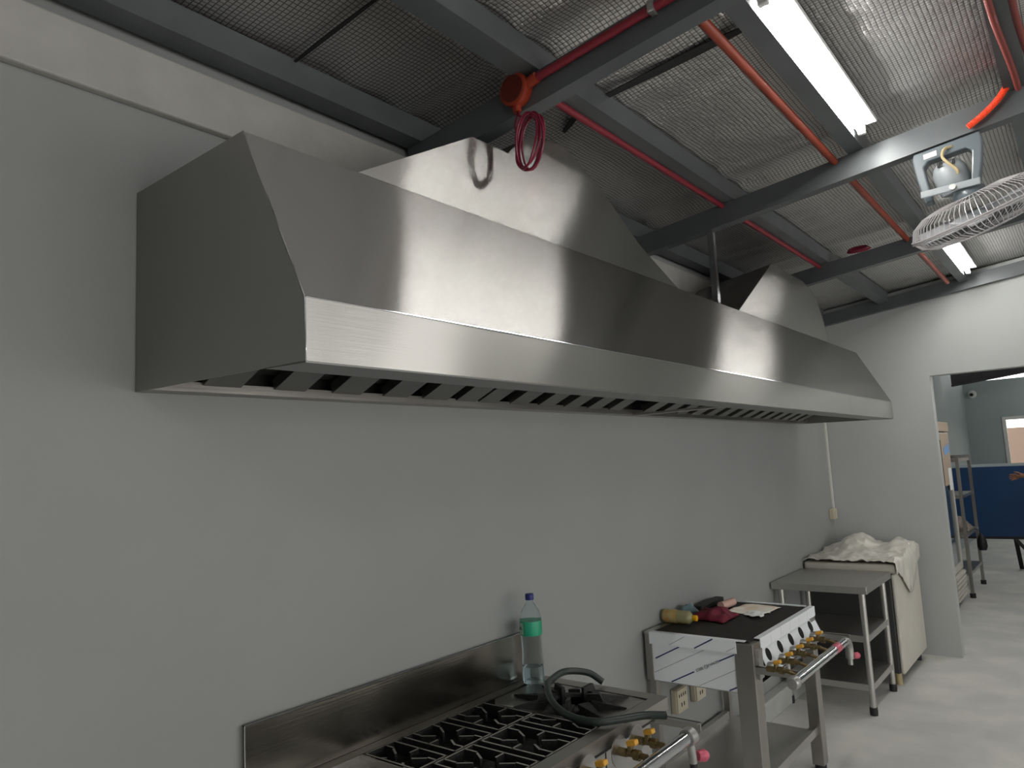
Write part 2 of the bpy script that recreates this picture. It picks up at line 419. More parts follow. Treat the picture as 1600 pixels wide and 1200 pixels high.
MB().prism([(XL-.004, HY0+.004, ZL0), (XL-.135, HY0+.004, ZL0+.004), (XL-.135, HY0+.004, ZL0+.024), (XL-.138, HY0+.004, ZL0+.024), (XL-.138, HY0+.004, ZL0+.001), (XL-.004, HY0+.004, ZL0-.003)], [(XL-.004, HY1-.004, ZL0), (XL-.135, HY1-.004, ZL0+.004), (XL-.135, HY1-.004, ZL0+.024), (XL-.138, HY1-.004, ZL0+.024), (XL-.138, HY1-.004, ZL0+.001), (XL-.004, HY1-.004, ZL0-.003)]).build('bottom_return', M_slat, hood)
MB().tube([(XL, HY0+.004, ZL1), (XL, HY1-.004, ZL1)], .0019, 8).tube([(XL, HY0+.001, ZL0), (XL, HY0+.001, ZL1), (XT, HY0+.001, ZT)], .0017, 8).build('folded_edge', M_chrome, hood, smooth=True)
MB().sheet([(XT-.004, HY0+.004, ZT-.004), (XT-.004, HY1-.004, ZT-.004), (XB, HY1-.004, ZT-.004), (XB, HY0+.004, ZT-.004)], (0, 0, 1), .004).build('top_panel', M_sshood, hood)
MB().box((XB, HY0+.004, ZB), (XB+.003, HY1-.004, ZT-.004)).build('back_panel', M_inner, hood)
# grease gutter along the wall
MB().box((XB+.003, HY0+.004, ZB), (XB+.064, HY1-.004, ZB+.003)).box((XB+.061, HY0+.004, ZB+.003), (XB+.064, HY1-.004, ZB+.026)).build('grease_gutter', M_ssold, hood)
# baffle filters
def fpt(x, y, d=0.):
    t = (x+1.80)/.545
    return Vector((x - d*.4, y, 1.972 + .235*t + d))
XF0, XF1 = -1.826, -1.262
for (y0, y1) in ((.86, 2.083), (2.093, 3.245), (3.40, 4.56), (4.57, 6.13)):
    f = MB()
    f.mi = 0
    n = max(1, round((y1-y0)/.192)); p = (y1-y0)/n
    plates = [(y0 + k*p + .004, y0 + k*p + .004 + p*.56) for k in range(n)]
    if y0 < 1: plates = [(.99, 1.10), (1.206, 1.31), (1.41, 1.52), (1.617, 1.727), (1.80, 1.922), (1.972, 2.08)]
    for a, b in plates:
        f.prism([fpt(XF0, a), fpt(XF1, a), fpt(XF1, b), fpt(XF0, b)], [fpt(XF0, a, .004), fpt(XF1, a, .004), fpt(XF1, b, .004), fpt(XF0, b, .004)])
        for yy in (a, b-.003): f.prism([fpt(XF0, yy, .004), fpt(XF1, yy, .004), fpt(XF1, yy+.003, .004), fpt(XF0, yy+.003, .004)], [fpt(XF0, yy, .03), fpt(XF1, yy, .03), fpt(XF1, yy+.003, .03), fpt(XF0, yy+.003, .03)])
    f.mi = 1
    f.prism([fpt(XF0, y0, .045), fpt(XF1, y0, .045), fpt(XF1, y1, .045), fpt(XF0, y1, .045)], [fpt(XF0, y0, .049), fpt(XF1, y0, .049), fpt(XF1, y1, .049), fpt(XF0, y1, .049)])
    f.build('baffle_filter', [M_slat, M_inner], hood)
MB().box((XB+.064, 3.30, ZB-.004), (XL-.140, 3.365, ZB+.006)).build('cross_brace', M_ssold, hood)

# transition ducts on top of the hood
def duct(P, label):
    d = MB()
    xf, xb = XT-.002, XW+.036
    z0 = ZT+.001
    d.prism([(xf, y, z) for y, z in P], [(xb, y, min(z, 2.765)) for y, z in P])
    o = d.build('exhaust_duct', M_ssduct)
    return tag(o, label, 'duct', 'tapered stainless duct boxes on the hood')
Z0 = ZT+.002
duct([(1.17, Z0), (3.0, Z0), (2.669, 2.600), (2.36, 2.775), (2.133, 2.862), (1.97, 2.838), (1.87, 2.79), (1.80, 2.725), (1.625, 2.722)], 'tapered bright stainless duct box on the hood, reflecting the red coil')
duct([(3.73, Z0), (5.41, Z0), (5.32, 2.62), (5.196, 2.765), (4.934, 2.834), (4.32, 2.838)], 'tapered stainless duct box farther along the hood, beyond the hanger bar')
hb = MB().box((-1.415, 3.445, ZT+.003), (-1.385, 3.449, zr(-1.4, 2.999))).box((-1.3885, 3.449, ZT+.003), (-1.385, 3.475, zr(-1.4, 2.999))).build('hanger_bar', M_chrome)
tag(hb, 'thin bright steel angle hanging the hood from the rafter', 'hanger')

# ================================================================== ROOF SERVICES
def tubeobj(name, pts, r, m, label, cat, group=None, seg=10, parent=None):
    o = MB().tube(pts, r, seg).build(name, m, parent, smooth=True)
    if not parent: tag(o, label, cat, group)
    return o
g = 'red and orange conduits under the roof'
jb = thing('junction_box', 'round red-orange junction box on the nearest rafter', 'junction box', (-1.335, 1.807, 2.915))
MB().lathe([(0, 0), (.052, 0), (.054, .004), (.054, .036), (.048, .040), (0, .040)], (-1.335, 1.808, 2.915), (0, -1, 0), 28).build('box_body', M_redbox, jb, smooth=True)
MB().lathe([(0, 0), (.044, 0), (.044, .003), (0, .003)], (-1.335, 1.768, 2.915), (0, -1, 0), 24).build('box_cover', mat('box_cover_brown', (.10, .012, .006), .45), jb)
MB().cyl((-1.335, 1.79, 2.868), (-1.335, 1.79, 2.842), .014).build('outlet_spout', M_redbox, jb, smooth=True)
MB().cyl((-1.285, 1.79, 2.921), (-1.25, 1.79, 2.930), .018).build('outlet_spout', M_redbox, jb, smooth=True)
c = thing('red_conduit', 'red conduit running up the rafter from the round junction box', 'conduit', (-1.28, 1.79, 2.925), g)
MB().tube([(-1.25, 1.793, 2.930), (1.2, 1.793, 2.930+2.45*SL)], .0135, 12).build('pipe', M_redpvc, c, smooth=True)
for x in (-.84, .3): MB().box((x-.010, 1.774, 2.930+(x+1.25)*SL-.018), (x+.010, 1.808, 2.930+(x+1.25)*SL+.018)).build('pipe_clip', M_galv, c, bevel=.004)
PL = [(1.869, 3.4305, 'thin red conduit along the purlin between the two nearest rafters'),
      (3.489, 5.0805, 'thin red conduit along the purlin, beyond the hanger bar')]
for y0, y1, l in PL:
    x = -1.318; z = zr(x, 3.0950)
    tubeobj('red_conduit', [(x, y0, z), (x, y1, z)], .0125, M_redpvc, l, 'conduit', g, 12)
OL = [(1.93, 3.425, 'orange conduit beside the near tube lamp'), (3.50, 5.07, 'orange conduit ending just left of the fan guard'), (5.15, 6.69, 'short far orange conduit left of the distant tube lamp')]
for y0, y1, l in OL:
    x = -.778; z = zr(x, 3.095)
    pts = [(x, y0, z), (x, y1, z)]
    if y0 < 2: pts = [(x-.045, y0-.005, z-.004), (x-.012, y0+.002, z-.001), (x, y0+.03, z), (x, y1, z)]
    tubeobj('orange_conduit', pts, .0165, M_orange, l, 'conduit', g, 12)
# coil of red wire hanging below the junction box
cw = MB()
for k in range(7):
    pts = []
    ox, oy = random.uniform(-.006, .006), -.012+k*.0045
    rx_, rz_ = .046+random.uniform(-.008, .008), .088+random.uniform(-.008, .006)
    for i in range(36):
        a = 2*PI*i/36
        pts.append((-1.285+ox+rx_*math.cos(a)+.012*math.sin(a), 1.775+oy+.006*math.sin(2*a+k), 2.722+rz_*math.sin(a)+random.uniform(-.0015, .0015)))
    cw.tube(pts, .0036, 6, closed=True)
cw.tube(bez([(-1.335, 1.79, 2.850), (-1.325, 1.785, 2.825), (-1.30, 1.778, 2.812)], 6), .0036, 6)
cw.tube(bez([(-1.335, 1.794, 2.842), (-1.342, 1.785, 2.80), (-1.328, 1.775, 2.74)], 6), .0036, 6)
tag(cw.build('wire_coil', M_redwire, smooth=True), 'coil of dark red wire hanging under the round junction box', 'wire')
# small red coil on the third rafter
cw = MB()
for k in range(4):
    cw.tube([(-1.06+.07*math.cos(2*PI*i/24)*(1-.06*k), 5.062+.012*math.sin(2*PI*i/24)-.004*k, zr(-1.06, 3.118)+.014*math.sin(2*PI*i/24)+.004*k) for i in range(24)], .004, 6, closed=True)
tag(cw.build('wire_coil', M_redwire, smooth=True), 'small bunch of dark red wire tucked on top of the far rafter', 'wire')
# loose wires by the lamp
lw = thing('loose_wire', 'loose white lamp wire knotted at the end of the orange conduit', 'wire', (-.76, 1.93, 3.01))
MB().tube(bez([(-.62, 1.86, 3.06), (-.66, 1.90, 3.035), (-.70, 1.90, 3.01), (-.745, 1.905, 2.985), (-.755, 1.905, 2.98)], 6), .0032, 6).tube(bez([(-.755, 1.905, 2.98), (-.72, 1.92, 2.982), (-.725, 1.935, 2.978)], 5), .0032, 6).tube(bez([(-.755, 1.905, 2.98), (-.715, 1.94, 2.98), (-.70, 1.96, 2.972)], 5), .0032, 6).build('white_strand', M_white, lw, smooth=True)
MB().tube(bez([(-.755, 1.905, 2.98), (-.80, 1.88, 2.972), (-.85, 1.872, 2.955), (-.885, 1.868, 2.948)], 6), .003, 6).build('dark_strand', M_rubber, lw, smooth=True)
# red corrugated hoses at the right
def hose_corr(pts, r, m, name, label, cat, grp):
    P = bez(pts, 26)
    rs = [r*(1+.09*(1 if (i % 2) else -1)) for i in range(len(P))]
    return tag(MB().tube(P, r, 10, rs=rs).build(name, m, smooth=True), label, cat, grp)
hg = 'red corrugated hoses by the right purlin'
hose_corr([(-.108, 2.35, 3.062), (-.104, 2.66, 3.070), (-.100, 2.80, 3.070), (-.090, 2.99, 3.068), (-.080, 3.20, 3.066), (-.076, 3.36, 3.064)], .0105, M_redhose, 'corrugated_hose', 'dull red corrugated hose right beside the bright purlin edge', 'hose', hg)
hose_corr([(-.045, 2.35, 3.066), (-.045, 2.70, 3.072), (-.040, 2.90, 3.074), (-.028, 3.14, 3.074), (-.014, 3.40, 3.07)], .0105, M_redhose, 'corrugated_hose', 'dull red corrugated hose at the right edge of the roof', 'hose', hg)
hose_corr([(-.098, 3.402, 3.125), (-.118, 3.404, 3.098), (-.15, 3.405, 3.060), (-.20, 3.405, 3.020), (-.258, 3.405, 2.985)], .0125, M_orangeb, 'orange_hose', 'bright orange corrugated hose running down to the fan bracket', 'hose', None)

# ------------------------------------------------------------------ ceiling fan (orbit fan)
fan = thing('ceiling_fan', 'grey orbit fan with a wire guard hanging from the rafter', 'fan', (-.34, 3.46, 2.955))
def fx(u, v, w): return Vector((-.345+u, 3.462+v, 2.955+w))          # bracket frame: u along the rafter
b = MB()
outer = [(-.122, .0), (-.128, -.03), (-.118, -.12), (-.098, -.225), (-.068, -.225), (-.082, -.12), (-.088, -.07), (-.07, -.05), (.07, -.05), (.088, -.07), (.082, -.12), (.068, -.225), (.098, -.225), (.118, -.12), (.128, -.03), (.122, .0)]
b.prism([fx(u, -.03, w+u*SL) for u, w in outer], [fx(u, .03, w+u*SL) for u, w in outer])
b.build('bracket', M_fan, fan, bevel=.006)
MB().obox(fx(0, -.064, -.205), (1, 0, .02), (0, 1, 0), (0, 0, 1), .215, .008, .030).build('swing_yoke', M_fanl, fan, bevel=.004)
MB().obox(fx(-.06, -.0315, -.028-.006), (1, 0, SL), (0, 1, 0), (0, 0, 1), .05, .002, .022).build('sticker', M_white, fan)
MB().lathe([(0, 0), (.012, 0), (.012, .008), (0, .008)], fx(.01, -.068, -.205), (0, -1, 0), 14).build('yoke_screw', M_galv, fan)
AX = Vector((.258, .338, -.905)).normalized()                       # blowing direction
vd = (fx(.12, 0, -.32) - Vector((0, 0, 1.7))).normalized()
AX = (AX - vd*(AX.dot(vd)) + vd*.05).normalized()
MO = fx(-.012, 0.01, -.066); GC = fx(.080, .03, -.312)
AX0 = (GC-MO).normalized()
MB().lathe([(0, 0), (.035, .0), (.050, .012), (.064, .04), (.068, .10), (.058, .135), (.03, .15), (0, .15)], MO, (0.20, .22, -.95), 28).build('motor', M_fanl, fan, smooth=True)
b = MB()
for k in range(11):
    a = -.9+k*.18
    b.obox(MO+Vector((-.025+k*.006, -.040, -.02)), (1, 0, 0), (0, .5, 1), (0, 1, -.5), .003, .03, .004)
b.build('motor_vent', M_rubber, fan)
b = MB().tube(bez([fx(.02, -.028, -.02), fx(-.005, -.045, -.03), fx(-.015, -.05, -.06), fx(.0, -.055, -.09), fx(.03, -.055, -.13), fx(.032, -.05, -.148)], 6), .006, 8)
b.build('cable', M_cableY, fan, smooth=True)
MB().lathe([(0, 0), (.045, 0), (.060, .02), (.062, .04), (0, .04)], GC-AX*.122, AX, 24).build('neck', M_fan, fan, smooth=True)
gu = AX.orthogonal().normalized(); gw = AX.cross(gu)
RG = .262
def gp(r, a, h): return GC + (gu*math.cos(a)+gw*math.sin(a))*r + AX*h
for nm, sgn, N in (('rear_guard', -1, 72), ('front_guard', 1, 72)):
    b = MB()
    for k in range(N):
        a = 2*PI*k/N
        tw = .35 if sgn > 0 else .12
        pr_ = [(.05, .088), (.12, .088), (.19, .076), (.238, .048), (RG-.002, .004)] if sgn < 0 else [(.04, .070), (.12, .069), (.19, .060), (.238, .038), (RG-.002, .002)]
        b.tube([gp(r, a+tw*(r/RG), sgn*h) for r, h in pr_], .0017, 5, cap=False)
    for r, h in (((.12, .088), (.19, .076)) if sgn < 0 else ((.12, .069), (.19, .060))): b.tube([gp(r, 2*PI*i/48, sgn*h) for i in range(48)], .0017, 5, closed=True)
    b.tube([gp(RG, 2*PI*i/64, sgn*.004) for i in range(64)], .0036, 6, closed=True)
    b.build(nm, M_wire, fan, smooth=True)
MB().lathe([(0, .068), (.045, .068), (.045, .075), (0, .078)], GC, AX, 20).build('guard_badge', M_fanl, fan, smooth=True)
MB().lathe([(0, -.02), (.04, -.02), (.042, .02), (0, .03)], GC, AX, 20).build('hub', M_fanl, fan, smooth=True)
for k in range(5):
    b = MB(); a0 = k*2*PI/5+.5
    def bl(u, v, a0=a0):
        r = .036+u*.195; wdt = .06+.075*math.sin(PI*min(1, .2+u*.75))
        a = a0 + (v-.5)*wdt/r*.9 + .25*u
        return gp(r, a, (.5-v)*.045)
    b.grid(bl, 8, 5).build('blade', M_blade, fan, smooth=True, solid=.003)

# ================================================================== WALL SERVICES
t = thing('cable_trunking', 'white vertical cable trunking in the corner with a cream switch box below', 'trunking', (XW, 6.90, 1.2))
MB().box((XW+.001, 6.915, 1.19), (XW+.016, 6.94, 2.70)).build('trunk', M_trunk, t)
sw = MB().box((XW+.001, 6.80, 1.115), (XW+.042, 6.905, 1.205)).build('switch_box', M_cream, t, bevel=.005)
MB().box((XW+.042, 6.82, 1.13), (XW+.046, 6.885, 1.19)).build('switch_plate', M_cream, t)
for y, l in ((3.665, 'cream power outlet on the wall nearest the cooker'), (3.895, 'cream power outlet on the wall partly hidden by the grill panel')):
    o = thing('power_outlet', l, 'outlet', (XW, y, .435), 'cream outlets low on the wall')
    MB().box((XW+.001, y-.062, .378), (XW+.035, y+.062, .50)).build('back_box', M_cream, o, bevel=.006)
    b = MB().box((XW+.035, y-.058, .382), (XW+.040, y+.058, .496)); b.mi = 1
    for dy in (-.036, -.012, .012, .036): b.box((XW+.0400, y+dy-.004, .458), (XW+.0412, y+dy+.004, .474))
    for dy in (-.014, .014): b.box((XW+.0400, y+dy-.004, .408), (XW+.0412, y+dy+.004, .428))
    b.build('face_plate', [M_cream, M_hole], o)

# ================================================================== GAS RANGE
SX0, SX1, SY0, SY1, SZ = -1.875, -1.285, 1.133, 2.43, .867
rg = thing('gas_range', 'long stainless gas range with cast-iron grates, in front at the bottom', 'gas range', (-1.58, 1.78, 0))
MB().box((XW+.012, SY0, .80), (XW+.018, SY1, 1.047)).box((XW+.004, SY0, 1.044), (XW+.018, SY1, 1.047)).build('backsplash', M_ssdark, rg)
MB().tube([(XW+.019, SY0, 1.0465), (XW+.019, SY1, 1.0465)], .0022, 8).tube([(XW+.019, SY0, .87), (XW+.019, SY0, 1.0465)], .0016, 8).build('folded_edge', M_chrome, rg, smooth=True)
# top frame strips
b = MB()
XO0, XO1, YO1 = -1.835, -1.335, 2.372
b.box((SX0, SY0, SZ-.006), (XO0, SY1, SZ)); b.box((XO1, SY0, SZ-.006), (SX1, SY1, SZ)); b.box((XO0, YO1, SZ-.006), (XO1, SY1, SZ)); b.box((XO0, SY0, SZ-.006), (XO1, SY0+.05, SZ))
b.box((SX1-.004, SY0, SZ-.042), (SX1, SY1, SZ-.006)); b.box((SX0, SY1-.004, SZ-.042), (SX1, SY1, SZ-.006)); b.box((SX0, SY0, SZ-.042), (SX1, SY0+.004, SZ-.006))
b.build('top_frame', M_ssold, rg)
MB().box((XO0, SY0+.05, .782), (XO1, YO1, .786)).box((XO0-.003, SY0+.05, .786), (XO0, YO1, SZ-.006)).box((XO1, SY0+.05, .786), (XO1+.003, YO1, SZ-.006)).box((XO0, YO1, .782), (XO1, YO1+.003, SZ-.006)).build('drip_pan', M_inner, rg)
MB().box((SX0, SY0+.02, .56), (SX0+.01, SY1-.02, SZ-.042)).box((SX0, SY0+.02, .55), (-1.36, SY1-.02, .56)).box((SX0, SY1-.03, .56), (-1.36, SY1-.02, SZ-.042)).box((SX0, SY0+.02, .56), (-1.36, SY0+.03, SZ-.042)).build('body', M_ss, rg)
# front panel in segments with gaps
b = MB()
edges = [SY0+.02, 1.50, 1.80, 2.10, SY1-.02]
for a_, b_ in zip(edges, edges[1:]): b.box((-1.36, a_+.004, .60), (-1.352, b_-.004, SZ-.042))
b.build('front_panel', M_ss, rg)
for x in (-1.83, -1.37):
    for y in (SY0+.05, SY1-.06):
        l = MB().box((x-.02, y-.02, .04), (x+.02, y+.02, .56)).build('leg', M_ss, rg)
        MB().cyl((x, y, 0), (x, y, .04), .022).build('foot', M_rubber, l)
def bar(m, p, q, wd=.007, z0=.835, z1=SZ):
    n0 = len(m.bm.faces)
    p = Vector((p[0], p[1], 0)); q = Vector((q[0], q[1], 0)); d = (q-p); n = Vector((-d.y, d.x, 0)).normalized()*wd/2
    m.prism([p-n+Vector((0,0,z0)), q-n+Vector((0,0,z0)), q+n+Vector((0,0,z0)), p+n+Vector((0,0,z0))], [p-n+Vector((0,0,z1)), q-n+Vector((0,0,z1)), q+n+Vector((0,0,z1)), p+n+Vector((0,0,z1))])
    m.bm.faces.ensure_lookup_table(); m.bm.faces[n0+1].material_index = 1
def grate(x0, x1, y0, y1, lo, hi):
    """cell x0..x1, y0..y1; lo / hi clip it in y"""
    m = MB(); cx, cy = (x0+x1)/2, (y0+y1)/2; hx, hy = (x1-x0)/2, (y1-y0)/2
    e = .004
    ya, yb = max(y0, lo), min(y1, hi)
    for y in (ya+e, yb-e): bar(m, (x0, y), (x1, y))
    for x in (x0+e, x1-e): bar(m, (x, ya), (x, yb))
    for s in (-1, 1):
        if lo <= cy+s*hy <= hi+1e-6: bar(m, (cx, cy+s*hy), (cx, cy+s*.042))
        for t in (-1, 1):
            p = [(cx+s*hx, cy+t*.045), (cx+s*.075, cy+t*.045), (cx+s*.034, cy+t*.018)]
            if lo-.02 <= p[0][1] <= hi+.02:
                bar(m, p[0], p[1]); bar(m, p[1], p[2], z1=SZ-.002)
    m.build('grate', [M_iron, M_irong], rg)
    if lo < cy < hi:
        MB().lathe([(0, 0), (.052, 0), (.052, .018), (.040, .022), (.036, .034), (0, .038)], (cx, cy, .787), (0, 0, 1), 20).build('burner', M_iron, rg, smooth=True)
XM = -1.597
for (y0, y1) in ((1.862, 2.052), (1.657, 1.832), (1.45, 1.625)): grate(XO0+.003, XM-.002, y0, y1, 1.50 if y0 < 1.5 else 0, 9)
for (y0, y1, hi) in ((1.967, 2.15, 2.052), (1.762, 1.937, 9), (1.557, 1.732, 9), (1.352, 1.527, 9)): grate(XM+.002, XO1-.003, y0, y1, 0, hi)
# steel tray at the left, big wok burner at the right
MB().box((XO0+.004, SY0+.055, .845), (XM-.006, 1.490, .849)).box((XO0+.004, 1.484, .849), (XM-.006, 1.490, SZ+.001)).box((XO0+.004, SY0+.055, .849), (XO0+.008, 1.49, SZ+.001)).build('tray', M_ss, rg)
cxw, cyw = -1.555, 2.215
b = MB()
yw0, yw1 = 2.058, 2.368
ring = [(cxw+.105*math.cos(2*PI*i/32), cyw+.105*math.sin(2*PI*i/32)) for i in range(32)]
rect = []
for i in range(32):
    a = 2*PI*i/32; cxx, syy = math.cos(a), math.sin(a)
    k = min((.265 if cxx < 0 else .215)/max(abs(cxx), 1e-6), (.153)/max(abs(syy), 1e-6))
    rect.append((cxw+cxx*k, cyw+syy*k))
for i in range(32):
    j = (i+1) % 32
    b.sheet([(*rect[i], .862), (*rect[j], .862), (*ring[j], .848), (*ring[i], .848)], (0, 0, 1), .003)
b.build('burner_tray', M_ssold, rg)
b = MB()
for i in range(10):
    a = 2*PI*i/10+.16; d = Vector((math.cos(a), math.sin(a), 0)); n = Vector((-d.y, d.x, 0))
    c0 = Vector((cxw, cyw, 0))
    lim = min((.255 if d.x < 0 else .205)/max(abs(d.x), 1e-6), .148/max(abs(d.y), 1e-6), .235)
    if i % 2 == 0:
        pts = [(.060, .835), (.060, .900), (.112, .905), (.122, .885), (.128, .855)]
        b.prism([c0+d*r+n*.006+Vector((0,0,z)) for r, z in pts], [c0+d*r-n*.006+Vector((0,0,z)) for r, z in pts])
    hw = .022
    P0 = [c0+d*.085+n*hw, c0+d*lim, c0+d*.085-n*hw]
    b.prism([p+Vector((0,0,.853)) for p in P0], [P0[0]+Vector((0,0,.884)), P0[1]+Vector((0,0,.868)), P0[2]+Vector((0,0,.884))])
b.tube([(cxw+.085*math.cos(2*PI*i/32), cyw+.085*math.sin(2*PI*i/32), .862) for i in range(32)], .012, 8, closed=True)
b.build('wok_support', M_iron, rg)
MB().lathe([(0, 0), (.082, 0), (.082, .02), (.05, .035), (.048, .05), (0, .055)], (cxw, cyw, .79), (0, 0, 1), 24).build('burner', M_iron, rg, smooth=True)
# gas rail, bracket, valves
PX, PZ = -1.150, .795
rail = MB().tube([(PX, SY0, PZ), (PX, 2.285, PZ)], .021, 18).build('gas_rail', M_chrome, rg, smooth=True)
MB().lathe([(.021, 0), (.027, 0), (.029, .02), (.029, .034), (.018, .046), (0, .05)], (PX, 2.275, PZ), (0, 1, 0), 20).build('rail_elbow', M_galv, rail, smooth=True)
tp = MB().tube(bez([(PX, 2.30, PZ-.015), (PX+.002, 2.305, PZ-.05), (PX+.002, 2.31, PZ-.085)], 5), .014, 12).build('gas_tap', M_galv, rg, smooth=True)
MB().lathe([(0, 0), (.014, 0), (.019, .008), (.019, .03), (.012, .04), (0, .042)], (PX+.012, 2.325, PZ-.068), (.35, .75, -.1), 16).build('tap_handle', M_pink, tp, smooth=True)
MB().tube(bez([(PX+.002, 2.31, PZ-.085), (PX+.002, 2.312, .55), (PX-.02, 2.30, .25)], 6), .013, 12).build('gas_pipe', M_rubber, rg, smooth=True)
MB().box((SX1-.06, 2.385, PZ-.012), (PX+.0, 2.392, PZ+.018)).box((SX1-.06, 2.365, PZ+.015), (PX, 2.392, PZ+.018)).build('rail_bracket', M_ss, rg)
def valve(root, x, y, z, tilt=0., disc=True, px=PX, pz=PZ, sc=1.):
    v = MB()
    v.lathe([(0, 0), (.013, 0), (.013, .03), (.010, .03), (.010, .055), (.016, .055), (.016, .075), (.009, .075), (.009, .10), (0, .10)], (x-.062, y, z-.018), (1, 0, 0), 14)
    v.cyl((x+.0, y, z-.012), (px, y, pz), .008, 10)
    v.cyl((x-.02, y, z-.018), (x-.02, y, z+.012), .010, 12)
    o = v.build('valve', M_brass, root, smooth=True)
    MB().obox((x-.012, y, z+.016), (1, 0, .25), (0, 1, 0), (-.25, 0, 1), .034*sc, .024*sc, .016*sc).build('valve_handle', M_yellow, o, bevel=.004)
    if disc:
        MB().lathe([(.018, 0), (.047, .004), (.047, .007), (.018, .004)], (x-.066, y, z-.018), (1, 0, 0), 24).build('air_shutter', M_ss, o, smooth=True)
for y in (2.155, 2.045, 1.865, 1.755, 1.565, 1.455): valve(rg, -1.205, y, .826)
# hose and bottle on the range
hp = [(-1.552, 2.423, .882), (-1.60, 2.40, .915), (-1.655, 2.33, .930), (-1.645, 2.225, .928), (-1.60, 2.135, .928), (-1.525, 2.062, .908), (-1.44, 2.033, .888), (-1.345, 2.038, .884), (-1.283, 2.095, .886), (-1.23, 2.155, .889), (-1.17, 2.19, .889)]
hz = thing('rubber_hose', 'dark green rubber gas hose curled on top of the range', 'hose', (-1.45, 2.2, .87))
MB().tube(bez(hp, 8), .0125, 14).build('tube', M_hose, hz, smooth=True)
MB().tube([(-1.17, 2.19, .889), (-1.1695, 2.1904, .889)], .009, 12).build('hose_mouth', M_black, hz)
bt = thing('water_bottle', 'clear plastic water bottle with green label and blue cap on the range', 'bottle', (-1.806, 2.325, SZ+.001))
bx, by, bz = W[bt]
BP = [(0, .004), (.028, 0), (.040, .006), (.043, .03), (.042, .055), (.0405, .062), (.042, .075), (.0395, .12), (.041, .165), (.0425, .185), (.0425, .235), (.0415, .25), (.034, .275), (.020, .298), (.0135, .307), (.0135, .322), (0, .322)]
MB().lathe(BP, (bx, by, bz), (0, 0, 1), 28).build('bottle_body', M_pet, bt, smooth=True)
MB().lathe([(0, .006), (.036, .006), (.040, .03), (.039, .066), (0, .066)], (bx, by, bz), (0, 0, 1), 24).build('water', M_water, bt, smooth=True)
lb = MB().lathe([(.0432, .185), (.0436, .187), (.0436, .237), (.0432, .239)], (bx, by, bz), (0, 0, 1), 28).build('label', M_label, bt, smooth=True)
b = MB()
for i in range(6):
    a0 = math.radians(215+i*8); a1 = math.radians(215+(i+1)*8)
    b.sheet([(bx+.0440*math.cos(a0), by+.0440*math.sin(a0), bz+.19), (bx+.0440*math.cos(a1), by+.0440*math.sin(a1), bz+.19), (bx+.0440*math.cos(a1), by+.0440*math.sin(a1), bz+.234), (bx+.0440*math.cos(a0), by+.0440*math.sin(a0), bz+.234)], (math.cos(a0), math.sin(a0), 0), .0004)
b.build('label_patch', M_labelw, lb)
b = MB()
for i in range(3):
    a = math.radians(232+i*9); c = Vector((bx+.0446*math.cos(a), by+.0446*math.sin(a), bz+.212+(i % 2)*.002)); tdir = (-math.sin(a), math.cos(a), 0)
    ring = [c + Vector(tdir)*(.0028*math.cos(2*PI*k/14)) + Vector((0, 0, .0048*math.sin(2*PI*k/14))) for k in range(14)]
    b.tube(ring, .0008, 5, closed=True)
    b.tube([c+Vector(tdir)*.003+Vector((0, 0, .005)), c+Vector(tdir)*.003-Vector((0, 0, .005))], .0008, 5)
b.build('lettering', M_ink, lb)
MB().lathe([(.0165, .317), (.017, .319), (.017, .337), (.015, .340), (0, .340)], (bx, by, bz), (0, 0, 1), 24).build('cap', M_cap, bt, smooth=True)

# ================================================================== CHAR GRILL
GX0, GX1, GY0, GY1, GZ = -1.868, -1.318, 3.340, 4.275, .856
gr = thing('gas_grill', 'stainless gas grill on tall legs with peeling white protective film', 'grill', (-1.59, 3.80, 0))
# legs
for (x0, x1, y0, y1, lo, nm) in ((-1.412, GX1-.004, GY0, GY0+.092, .03, 1), (-1.385, GX1-.004, GY1-.075, GY1, .03, 1)):
    l = MB().box((x0, y0, lo), (x1, y1, GZ-.012)).build('leg', M_ssold, gr, bevel=.003)
    MB().cyl(((x0+x1)/2, (y0+y1)/2, 0), ((x0+x1)/2, (y0+y1)/2, lo), .030, 14).build('foot', M_rubber, l)
for (y0, y1) in ((GY0, GY0+.075), (GY1-.075, GY1)):
    l = MB().box((GX0-.008, y0, .62), (GX0+.03, y1, GZ-.012)).box((GX0-.002, y0+.01, .03), (GX0+.036, y0+.048, .62)).build('leg', M_ssold, gr, bevel=.003)
    MB().cyl((GX0+.017, y0+.029, 0), (GX0+.017, y0+.029, .03), .022, 14).build('foot', M_rubber, l)
# rims
def film_lines(m, y, segs, wd):
    for (xa, za, xb, zb) in segs:
        d = Vector((xb-xa, 0, zb-za)).normalized(); n = Vector((-d.z, 0, d.x))*wd/2
        A, B = Vector((xa, y, za)), Vector((xb, y, zb))
        m.sheet([A-n, B-n, B+n, A+n], (0, -1, 0), .0006)
b = MB().box((GX0+.02, GY0-.004, GZ-.058), (-1.40, GY0, GZ)).box((GX0+.02, GY0, GZ-.003), (-1.36, GY0+.028, GZ))
b.mi = 1; film_lines(b, GY0-.004, [(-1.608, .801, -1.512, .853)], .006)
b.mi = 2; film_lines(b, GY0-.004, [(-1.74, .802, -1.655, .850), (-1.45, .802, -1.405, .826)], .0025)
b.build('side_rim', [M_film, M_filml, M_filmg], gr)
MB().box((GX0+.02, GY1-.028, GZ-.003), (-1.36, GY1, GZ)).box((GX0+.02, GY1, GZ-.05), (-1.40, GY1+.004, GZ)).build('side_rim', M_film, gr)
MB().box((GX0-.010, GY0+.0, GZ-.012), (GX0+.03, GY1, GZ-.002)).build('rear_rim', M_ss, gr)
b = MB(); n6 = 6; ys = [GY0+.092+(GY1-.0-GY0-.092)*k/n6 for k in range(n6+1)]
